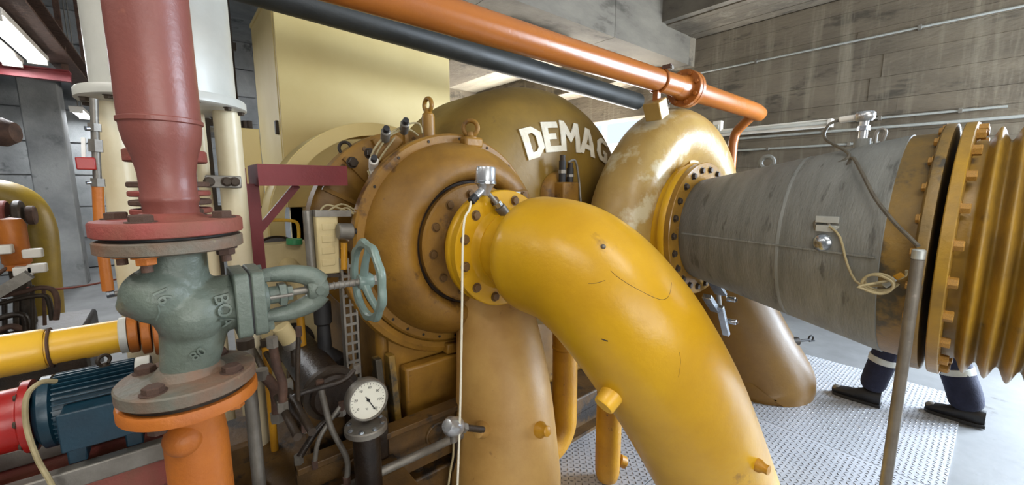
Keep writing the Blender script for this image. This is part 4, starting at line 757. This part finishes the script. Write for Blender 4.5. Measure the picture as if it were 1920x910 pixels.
RL = thing('grey_conduit_pipe', 'slim grey pipe running along the foot of the ochre pedestal', 'pipe', (.7, 1.38, .45)); q = at(690, 893, Y=1.38); e = at(850, 826, Y=1.38); MB().cyl((q.x-.3, 1.38, (q.z+e.z)/2), (1.0, 1.38, (q.z+e.z)/2), .017, n=18).build('pipe', 'steel_grey', RL)
MB().bb((q.x-.02, 1.40, 0), (q.x+.02, 1.43, e.z)).build('support', 'dark_iron', RL); MB().bb((.85, 1.40, 0), (.89, 1.43, e.z)).build('support', 'dark_iron', RL)
RL2 = thing('ochre_rail', 'ochre steel rail on edge below the grey pipe', 'rail', (.7, 1.46, 0)); MB().bb((.25, 1.47, .30), (1.0, 1.49, .52)).build('web', 'base_ochre', RL2); MB().bb((.25, 1.45, .50), (1.0, 1.52, .525)).build('top_flange', 'base_ochre', RL2, bevel=.003)
for x in (.3, .9): MB().bb((x, 1.47, 0), (x+.06, 1.52, .3)).build('foot', 'base_ochre', RL2)
for x in (.45, .8): MB().ring((x, 1.468, .42), (0, 1, 0), .05, .008, 24, 8).build('stamped_ring', 'base_ochre', RL2)
# ------------------------------------------------------------------ motor and pump at the lower left
MO = thing('electric_motor', 'dark teal finned electric motor behind the globe valve', 'motor', at(150, 838, Y=1.5)); mc0 = at(72, 772, Y=1.5); mc1 = at(268, 733, Y=1.5); mz = (mc0.z+mc1.z)/2; R = .088
xa, xb = mc0.x, mc1.x+.02
MB().lathe((xa, 1.5, mz), (1, 0, 0), [(0, 0), (R*.8, 0), (R*1.02, .012), (R*1.02, .03), (R*.9, .036), (R*.9, xb-xa-.03), (R*1.0, xb-xa-.028), (R, xb-xa), (0, xb-xa)], 48).build('frame', 'motor_blue', MO)
for k in range(40): a = 2*PI*k/40; d = V((0, math.cos(a), math.sin(a))); MB().bar(V((xa+.036, 1.5, mz))+d*(R*.94), V((xb-.03, 1.5, mz))+d*(R*.94), .003, .017, d).build('cooling_fin', 'motor_blue', MO)
tb = MB().bb((xa+.055, 1.5-R-.05, mz-.055), (xb-.02, 1.5-R+.02, mz+.035)).build('terminal_box', 'motor_blue', MO, bevel=.006); MB().bb((xa+.052, 1.5-R-.056, mz-.058), (xb-.017, 1.5-R-.048, mz+.038)).build('box_cover', 'motor_blue', tb, bevel=.003)
eye_bolt(MO, ((xa+xb)/2+.02, 1.5, mz+R), .013, .0045, 'dark_iron', base=.004, ax=(.5, -.85, 0)); MB().lathe((xb-.028, 1.5, mz), (1, 0, 0), [(R*1.01, 0), (R*1.03, .002), (R*1.03, .03), (R*1.0, .032)], 48).build('end_band', 'white_paint', MO)
for x in (xa+.05, xb-.06): MB().bb((x, 1.5-R, mz-R-.03), (x+.035, 1.5+R, mz-R+.02)).build('foot', 'motor_blue', MO, bevel=.004)
for k in range(4): a = PI/4+k*PI/2; bolt(MO, (xa+.0, 1.5+R*.85*math.cos(a), mz+R*.85*math.sin(a)), (-1, 0, 0), .012, 'motor_blue', h=1.2)
PU = thing('red_pump', 'glossy red pump casing at the lower left edge', 'pump', (xa-.12, 1.5, mz-.2)); MB().lathe((xa-.005, 1.5, mz), (-1, 0, 0), [(0, 0), (R*1.0, 0), (R*1.0, .015), (R*.86, .02), (R*.84, .09), (R*1.06, .12), (R*1.06, .25), (R*.6, .3), (0, .3)], 48).build('casing', 'pump_red', PU); MB().bb((xa-.22, 1.44, mz-R-.03), (xa-.1, 1.56, mz-R*.5)).build('foot', 'pump_red', PU, bevel=.006); bolts(PU, (xa-.02, 1.5, mz), (-1, 0, 0), R*.93, 8, .008, .2, 'bolt_dark')
BF = thing('channel_skid', 'long steel channel base under the red pump and teal motor', 'base frame', (xa, 1.5, 0)); zt = mz-R-.03
for y in (1.5-R-.03, 1.5+R-.0): MB().bb((xa-.5, y, zt-.05), (xb+.12, y+.035, zt)).build('channel', 'steel_grey', BF, bevel=.004)
MB().bb((xa-.5, 1.5-R-.02, zt-.13), (xb+.12, 1.5+R+.03, zt-.05)).build('base_beam', 'flange_red', BF, bevel=.006)
for x in (xa-.4, xb): MB().bb((x, 1.45, 0), (x+.08, 1.55, zt-.13)).build('leg', 'flange_red', BF)
cable('motor_cable', [at(105, 715, Y=1.40), at(75, 718, Y=1.38), at(50, 745, Y=1.37), at(50, 800, Y=1.37), at(70, 860, Y=1.36), at(95, 905, Y=1.35), at(120, 960, Y=1.35)], .0055, 'cable_beige', 'yellowish cable curving down over the red pump')
YP = thing('yellow_header', 'bright yellow horizontal pipe running behind the teal motor', 'pipe', at(150, 640, Y=1.78)); a = at(90, 660, Y=1.78); e = at(232, 627, Y=1.78); zc = (a.z+e.z)/2+.004
MB().cyl((a.x-.1, 1.78, zc), (e.x, 1.78, zc), .052, n=36).build('pipe', 'bright_yellow', YP); MB().lathe((a.x, 1.78, zc), (-1, 0, 0), [(0, 0), (.056, 0), (.06, .01), (.062, .2), (.06, .7), (0, .7)], 36).build('sleeve', 'bright_yellow', YP); MB().lathe((a.x+.012, 1.78, zc), (-1, 0, 0), [(.053, 0), (.0605, .002), (.0605, .006), (.053, .008)], 36).build('joint_bead', 'rust', YP)
MB().lathe((e.x-.01, 1.78, zc), (1, 0, 0), [(.052, 0), (.058, .003), (.058, .02), (0, .02)], 36).build('pipe_end', 'white_paint', YP); MB().bb((a.x+.02, 1.75, 0), (a.x+.08, 1.81, zc-.04)).build('support', 'dark_iron', YP)
OF2 = thing('orange_flange_pair', 'orange bolted flange pair between yellow pipe and globe valve', 'flange', (e.x+.06, 1.78, zc-.06))
for i in range(3): fo = MB().cyl((e.x+.012+.03*i, 1.78, zc-.012*i), (e.x+.036+.03*i, 1.78, zc-.012*i), .062, n=36, ch=.003).build('flange', 'orange_paint', OF2)
MB().cyl((e.x+.1, 1.78, zc-.03), (e.x+.25, 1.78, zc-.03), .04, n=28).build('pipe', 'orange_paint', OF2)
# ------------------------------------------------------------------ far left: hall with lamps, pipes and skid
lx = at(72, 118, Z=2.75)
tube_lamp('hanging_lamp', (lx.x, lx.y-1.6, 2.75), (lx.x, lx.y, 2.75), 'lit fluorescent lamp nearest the left edge under the ceiling', 'fluorescent lamps', power=55, hang=4.4, col=(.9, .95, 1))
lx2 = at(25, 122, Z=2.75); tube_lamp('hanging_lamp', (lx2.x, lx2.y-1.6, 2.75), (lx2.x, lx2.y, 2.75), 'lit fluorescent lamp cut by the left edge of the picture', 'fluorescent lamps', power=35, hang=4.4, col=(.9, .95, 1))
q = at(160, 222, Z=2.6); tube_lamp('hanging_lamp', (q.x, q.y-.9, 2.6), (q.x, q.y, 2.6), 'distant lit fluorescent lamp left of the cream vessel leg', 'fluorescent lamps', power=35, hang=4.4, col=(.9, .95, 1))
g0 = at(118, 120, Z=2.85); GD = thing('lamp_girder', 'dark red steel girder carrying the fluorescent lamps', 'girder', (g0.x, g0.y, 2.85))
b = MB(); b.bb((g0.x-.1, g0.y-4, 2.85), (g0.x+.1, g0.y+3.2, 2.87)); b.bb((g0.x-.01, g0.y-4, 2.87), (g0.x+.01, g0.y+3.2, 3.05)); b.bb((g0.x-.1, g0.y-4, 3.05), (g0.x+.1, g0.y+3.2, 3.07)); b.build('girder', 'rust', GD)
for y in (g0.y-3, g0.y+2): MB().bb((g0.x-.03, y, 3.07), (g0.x+.03, y+.06, 4.4)).build('hanger', 'rust', GD)
c0 = at(133, 150, Z=2.68); CBm = thing('cross_bar', 'red steel cross bar below the fluorescent lamps', 'girder', (c0.x-1, c0.y, 2.68)); MB().bb((c0.x-2.5, c0.y, 2.66), (c0.x, c0.y+.08, 2.76)).build('bar', 'red_steel', CBm); MB().bb((c0.x-2.5, c0.y-.05, 2.76), (c0.x, c0.y+.13, 2.775)).build('top_flange', 'red_steel', CBm)
for x in (c0.x-.06, c0.x-1.2): MB().bb((x, c0.y+.01, 2.775), (x+.05, c0.y+.06, 4.4)).build('hanger', 'rust', CBm)
YE = thing('yellow_elbow', 'olive-yellow pipe elbow turning down at the far left', 'pipe', at(75, 560, Y=5)); 
MB().tube(cr([at(-140, 372, Y=5), at(-40, 366, Y=5), at(8, 369, Y=5), at(45, 388, Y=5), at(66, 430, Y=5), at(72, 490, Y=5), at(78, 560, Y=5), at(84, 640, Y=5), at(90, 700, Y=5)], 6), .125, 32).build('pipe', 'olive_yellow', YE)
VV = thing('flange_valve', 'rust-brown valve hand grip under the yellow elbow', 'valve', at(20, 405, Y=4.6)); q = at(15, 405, Y=4.6); 
for i, dx in enumerate((-.1, -.04, .03, .09)): MB().cyl(q+V((dx, 0, 0)), q+V((dx+.045, 0, 0)), (.08, .11, .11, .07)[i], n=24, ch=.008).build('disc', ('rust', 'flange_red', 'dark_iron', 'rust')[i], VV)
MB().cyl(q, V((q.x, q.y, 0)), .03, n=12).build('stand', 'dark_iron', VV)
q = at(8, 248, Y=4.6); V2 = thing('wall_valve', 'brown round valve head at the left edge above the yellow elbow', 'valve', q); MB().lathe(q, (1, -.3, 0), [(0, -.2), (.05, -.2), (.09, -.1), (.1, 0), (.07, .06), (0, .08)], 24).build('head', 'rust', V2); MB().cyl(q+V((-.1, 0, 0)), q+V((-1.2, 0, 0)), .04, n=16).build('pipe', 'beige_box', V2)
OCy = thing('orange_filter', 'small orange cylinder standing among the dark pipework at far left', 'filter', at(35, 505, Y=3.6)); o = ORG[OCy]; MB().lathe(V((o.x, 3.6, o.z)), (0, 0, 1), [(0, 0), (.055, 0), (.05, .03), (.058, .04), (.058, .26), (.045, .29), (0, .3)], 28).build('bowl', 'orange_paint', OCy); MB().cyl((o.x, 3.6, .2), (o.x, 3.6, o.z), .04, n=16).build('stand', 'dark_iron', OCy)
PW = thing('pipework_rack', 'dark tangled pipework rack with pale boxes at the far left', 'pipework', at(50, 640, Y=3.4)); 
for i, pts in enumerate((((-20, 560), (40, 548), (75, 540), (100, 545), (108, 570), (105, 600)), ((-20, 575), (30, 562), (70, 555), (90, 560), (98, 600)), ((60, 535), (62, 600), (65, 640)), ((82, 540), (84, 610)), ((-10, 600), (30, 590), (48, 600), (50, 650)), ((-10, 625), (20, 612), (45, 620)), ((50, 540), (110, 542), (170, 534), (235, 520)), ((8, 560), (10, 640)), ((30, 560), (30, 640)), ((-10, 520), (10, 505), (40, 500), (60, 520)))):
    MB().tube(cr([at(x, y, Y=3.3+.03*i) for x, y in pts], 5), (.013, .012, .009, .008, .016, .016, .006, .011, .012, .011)[i], 10).build('tube', ('rust', 'dark_iron', 'dark_iron', 'rust', 'dark_oily', 'rust', 'flange_red', 'dark_oily', 'dark_iron', 'rust')[i], PW)
MB().bar(at(-30, 565, Y=3.25), at(55, 515, Y=3.25), .05, .05).build('rail', 'steel_grey', PW)
for px, py in ((62, 475), (45, 508), (70, 503), (5, 468)): MB().box(at(px, py, Y=3.5), (.075, .06, .05)).build('terminal_box', 'lamp_body', PW, bevel=.006)
q = at(50, 640, Y=3.4); MB().bb((q.x-.6, 3.2, 0), (q.x+.25, 3.75, q.z+.06)).build('base', 'dark_oily', PW, bevel=.02)
# ------------------------------------------------------------------ services on the right wall
def conduit(label, pa, pb, r=.011, extra=.0):
    a = at(*pa, X=XW-.035); b = at(*pb, X=XW-.035); z = (a.z+b.z)/2; t = thing('conduit', label, 'conduit', (XW-.035, (a.y+b.y)/2, z), 'conduits on the right wall')
    MB().cyl((XW-.035, a.y, z), (XW-.035, b.y-extra, z), r, n=12).build('tube', 'tag_pale', t)
    n = max(2, int(abs(a.y-b.y)/.8))
    for k in range(n): y = a.y+(b.y-extra-a.y)*(k+.5)/n; MB().bb((XW-.05, y-.012, z-.02), (XW-.012, y+.012, z+.02)).build('clip', 'steel_grey', t)
conduit('topmost pale conduit high on the concrete wall', (1309, 137), (1920, 12), .011, 1.5)
conduit('short pale conduit just right of the wall lamp', (1585, 227), (1890, 200), .011)
conduit('pale conduit passing right below the wall lamp', (1375, 260), (1890, 222), .014, 1.5)
conduit('lowest pale conduit just above the grey cone', (1376, 282), (1684, 266), .012)
a = at(1562, 230.5, X=XW-.05); WL = thing('wall_lamp', 'unlit white batten lamp on the concrete wall', 'lamp', (XW-.05, a.y+.7, a.z))
MB().bb((XW-.075, a.y, a.z-.045), (XW-.012, a.y+1.5, a.z+.045)).build('housing', 'lamp_body', WL, bevel=.006); MB().cyl((XW-.095, a.y+.04, a.z+.005), (XW-.095, a.y+1.46, a.z+.005), .018, n=16).build('fluorescent_tube', 'white_paint', WL)
for y in (a.y+.002, a.y+1.46): MB().bb((XW-.115, y, a.z-.03), (XW-.07, y+.038, a.z+.04)).build('lamp_holder', 'lamp_body', WL, bevel=.004)
q = at(1346, 239, X=XW-.05); SBx = thing('switch_box', 'small white box on the concrete wall behind the tan scroll', 'switch box', q); MB().box(q, (.07, .11, .16)).build('box', 'lamp_body', SBx, bevel=.008); MB().box(q+V((-.04, 0, 0)), (.012, .05, .06)).build('rocker', 'tag_pale', SBx)
q = at(1735, 271, X=XW-.05); CT = thing('cable_trunking', 'short white trunking piece on the wall above the cone end', 'trunking', q); MB().box(q, (.06, .34, .05)).build('trunking', 'lamp_body', CT, bevel=.004); MB().box(q+V((-.032, 0, 0)), (.006, .33, .04)).build('cover', 'lamp_body', CT)
# lamps over the aisle behind the viewer (the light that falls on the foreground)
for i, (x, y, lab) in enumerate(((-1.1, .3, 'fluorescent lamp over the aisle behind the red pipe'), (.9, -.9, 'fluorescent lamp over the aisle in front of the bellows'), (-1.9, 1.9, 'fluorescent lamp over the aisle beside the pump'))):
    tube_lamp('aisle_lamp', (x, y-.75, 3.25), (x, y+.75, 3.25), lab, 'aisle lamps', power=HALL_W, hang=4.4, col=(1, .95, .86))
# ------------------------------------------------------------------ person walking past behind the bellows
PXx = 3.67
PE = thing('person', 'person in navy work trousers with reflective bands and black boots, walking left', 'person', (PXx, .25, 0))
def skin(name, nodes, edges, m, parent, root=0, sub=2):
    me = bpy.data.meshes.new(name); me.from_pydata([V(p)-ORG[parent] for p, r in nodes], edges, []); o = bpy.data.objects.new(name, me); C.objects.link(o); o.parent = parent; me.materials.append(MATS[m])
    o.modifiers.new('Skin', 'SKIN').use_smooth_shade = True
    if not me.skin_vertices: me.skin_vertices.new() if hasattr(me.skin_vertices, 'new') else None
    sv = me.skin_vertices[0].data if me.skin_vertices else None
    if sv is None:
        bpy.context.view_layer.objects.active = o; bpy.ops.mesh.customdata_skin_add(); sv = me.skin_vertices[0].data
    for i, (p, r) in enumerate(nodes): sv[i].radius = r if hasattr(r, '__len__') else (r, r); sv[i].use_root = (i == root)
    s = o.modifiers.new('Subdivision', 'SUBSURF'); s.levels = sub; s.render_levels = sub; ORG[o] = ORG[parent]; return o
X0, X1 = PXx-.09, PXx+.09      # leading leg nearer the machine, trailing leg nearer the wall
HIPY = .26
# body: pelvis, spine, neck, head, arms, legs as one surface
nodes = [((PXx, HIPY, .95), .12), ((PXx, HIPY+.01, 1.15), .12), ((PXx, HIPY+.02, 1.36), .13), ((PXx, HIPY+.03, 1.47), .06), ((PXx, HIPY+.05, 1.58), .075), ((PXx, HIPY+.06, 1.68), .085),
 ((X0, HIPY, .9), .085), ((X0-.01, .37, .5), .058), ((X0-.01, .46, .12), .042), ((X1, HIPY, .9), .085), ((X1, .15, .5), .058), ((X1, .0, .12), .042),
 ((PXx-.18, HIPY+.02, 1.40), .055), ((PXx-.23, HIPY-.05, 1.14), .042), ((PXx-.22, HIPY+.06, .92), .032), ((PXx+.18, HIPY+.02, 1.40), .055), ((PXx+.24, HIPY+.0, 1.14), .042), ((PXx+.23, HIPY+.16, .95), .032)]
edges = [(0, 1), (1, 2), (2, 3), (3, 4), (4, 5), (0, 6), (6, 7), (7, 8), (0, 9), (9, 10), (10, 11), (2, 12), (12, 13), (13, 14), (2, 15), (15, 16), (16, 17)]
for w_ in (14, 17):
    wp = V(nodes[w_][0]); k0 = len(nodes); nodes.append((wp+V((0, .015, -.05)), (.035, .018))); edges.append((w_, k0))
    for j in range(4):
        fy = (-.028+.019*j); k = len(nodes); ln = (.058, .068, .072, .062)[j]
        nodes.append((wp+V((0, .015+fy, -.09)), .010)); nodes.append((wp+V((.006, .02+fy, -.09-ln*.5)), .009)); nodes.append((wp+V((.014, .025+fy, -.09-ln)), .0075)); edges += [(k0, k), (k, k+1), (k+1, k+2)]
    k = len(nodes); nodes.append((wp+V((0, .055, -.055)), .011)); nodes.append((wp+V((.006, .072, -.085)), .0085)); edges += [(k0, k), (k, k+1)]
body = skin('body', nodes, edges, 'skin', PE)
hd = V((PXx, HIPY+.065, 1.66))
MB().ball(hd+V((0, -.012, .03)), (.088, .105, .10)).build('hair', 'hair', PE)
for s_ in (-1, 1): MB().ball(hd+V((.034*s_, .088, .0)), (.012, .008, .008), 10).build('eye', 'dial_white', PE); MB().ball(hd+V((.09*s_, 0, -.01)), (.012, .02, .032), 10).build('ear', 'skin', PE)
MB().ball(hd+V((0, .10, -.03)), (.014, .022, .026), 10).build('nose', 'skin', PE); MB().ball(hd+V((0, .088, -.068)), (.026, .01, .007), 10).build('mouth', 'flange_red', PE)
tn = [((PXx, HIPY, 1.0), .15), ((PXx, HIPY, .93), .14), ((X0, HIPY, .86), .105), ((X0-.01, .365, .5), .085), ((X0-.01, .40, .33), .08), ((X0-.01, .43, .19), .078), ((X0-.01, .44, .09), .075), ((X1, HIPY, .86), .105), ((X1, .16, .5), .088), ((X1, .075, .32), .09), ((X1, .02, .17), .092), ((X1, -.0, .07), .09)]
skin('trousers', tn, [(0, 1), (1, 2), (2, 3), (3, 4), (4, 5), (5, 6), (1, 7), (7, 8), (8, 9), (9, 10), (10, 11)], 'navy_cloth', PE)
jn = [((PXx, HIPY, .98), (.19, .14)), ((PXx, HIPY+.01, 1.18), (.18, .14)), ((PXx, HIPY+.02, 1.38), (.17, .12)), ((PXx, HIPY+.03, 1.45), .07), ((PXx-.19, HIPY+.02, 1.40), .075), ((PXx-.235, HIPY-.05, 1.14), .062), ((PXx-.222, HIPY+.05, .95), .05), ((PXx+.19, HIPY+.02, 1.40), .075), ((PXx+.245, HIPY, 1.14), .062), ((PXx+.232, HIPY+.14, .97), .05)]
skin('jacket', jn, [(0, 1), (1, 2), (2, 3), (2, 4), (4, 5), (5, 6), (2, 7), (7, 8), (8, 9)], 'navy_cloth', PE)
for x, a, b_ in ((X0-.01, (.396, .355), (.403, .315)), (X1, (.083, .345), (.070, .300))):
    r = .072 if x < PXx else .079
    MB().lathe((x, b_[0], b_[1]), V((0, a[0]-b_[0], a[1]-b_[1])), [(r, 0), (r+.006, .003), (r+.006, .042), (r, .045)], 28).build('reflective_band', 'reflective', PE)
for x, yh in ((X0-.01, .385), (X1, -.075)):
    b = MB(); n = 14; vs = []
    secs = [(0, .030, .085), (.03, .038, .09), (.09, .038, .085), (.14, .042, .06), (.19, .046, .05), (.235, .042, .042), (.262, .024, .03)]
    for yy, hw_, ht in secs:
        for k in range(n): a = 2*PI*k/n; vs.append((x+hw_*math.cos(a), yh+yy, .02+max(-.018, ht*.5+ht*.5*math.sin(a)) if math.sin(a) > -.6 else .012))
    fs = [(i*n+k, i*n+(k+1) % n, (i+1)*n+(k+1) % n, (i+1)*n+k) for i in range(len(secs)-1) for k in range(n)]+[tuple(range(n)), tuple(range((len(secs)-1)*n, len(secs)*n))]
    b.add(vs, fs); bo = b.build('boot', 'boot_black', PE)
    MB().prism([(-.036, .0), (.036, .0), (.044, .12), (.047, .19), (.036, .255), (0, .27), (-.036, .255), (-.047, .19), (-.044, .12)], (x, yh-.004, .0), (1, 0, 0), (0, 1, 0), 0, .02).build('sole', 'black_rubber', bo)
    MB().ball((x, yh+.232, .042), (.035, .034, .024), 16).build('toe_cap', 'steel_grey', bo)
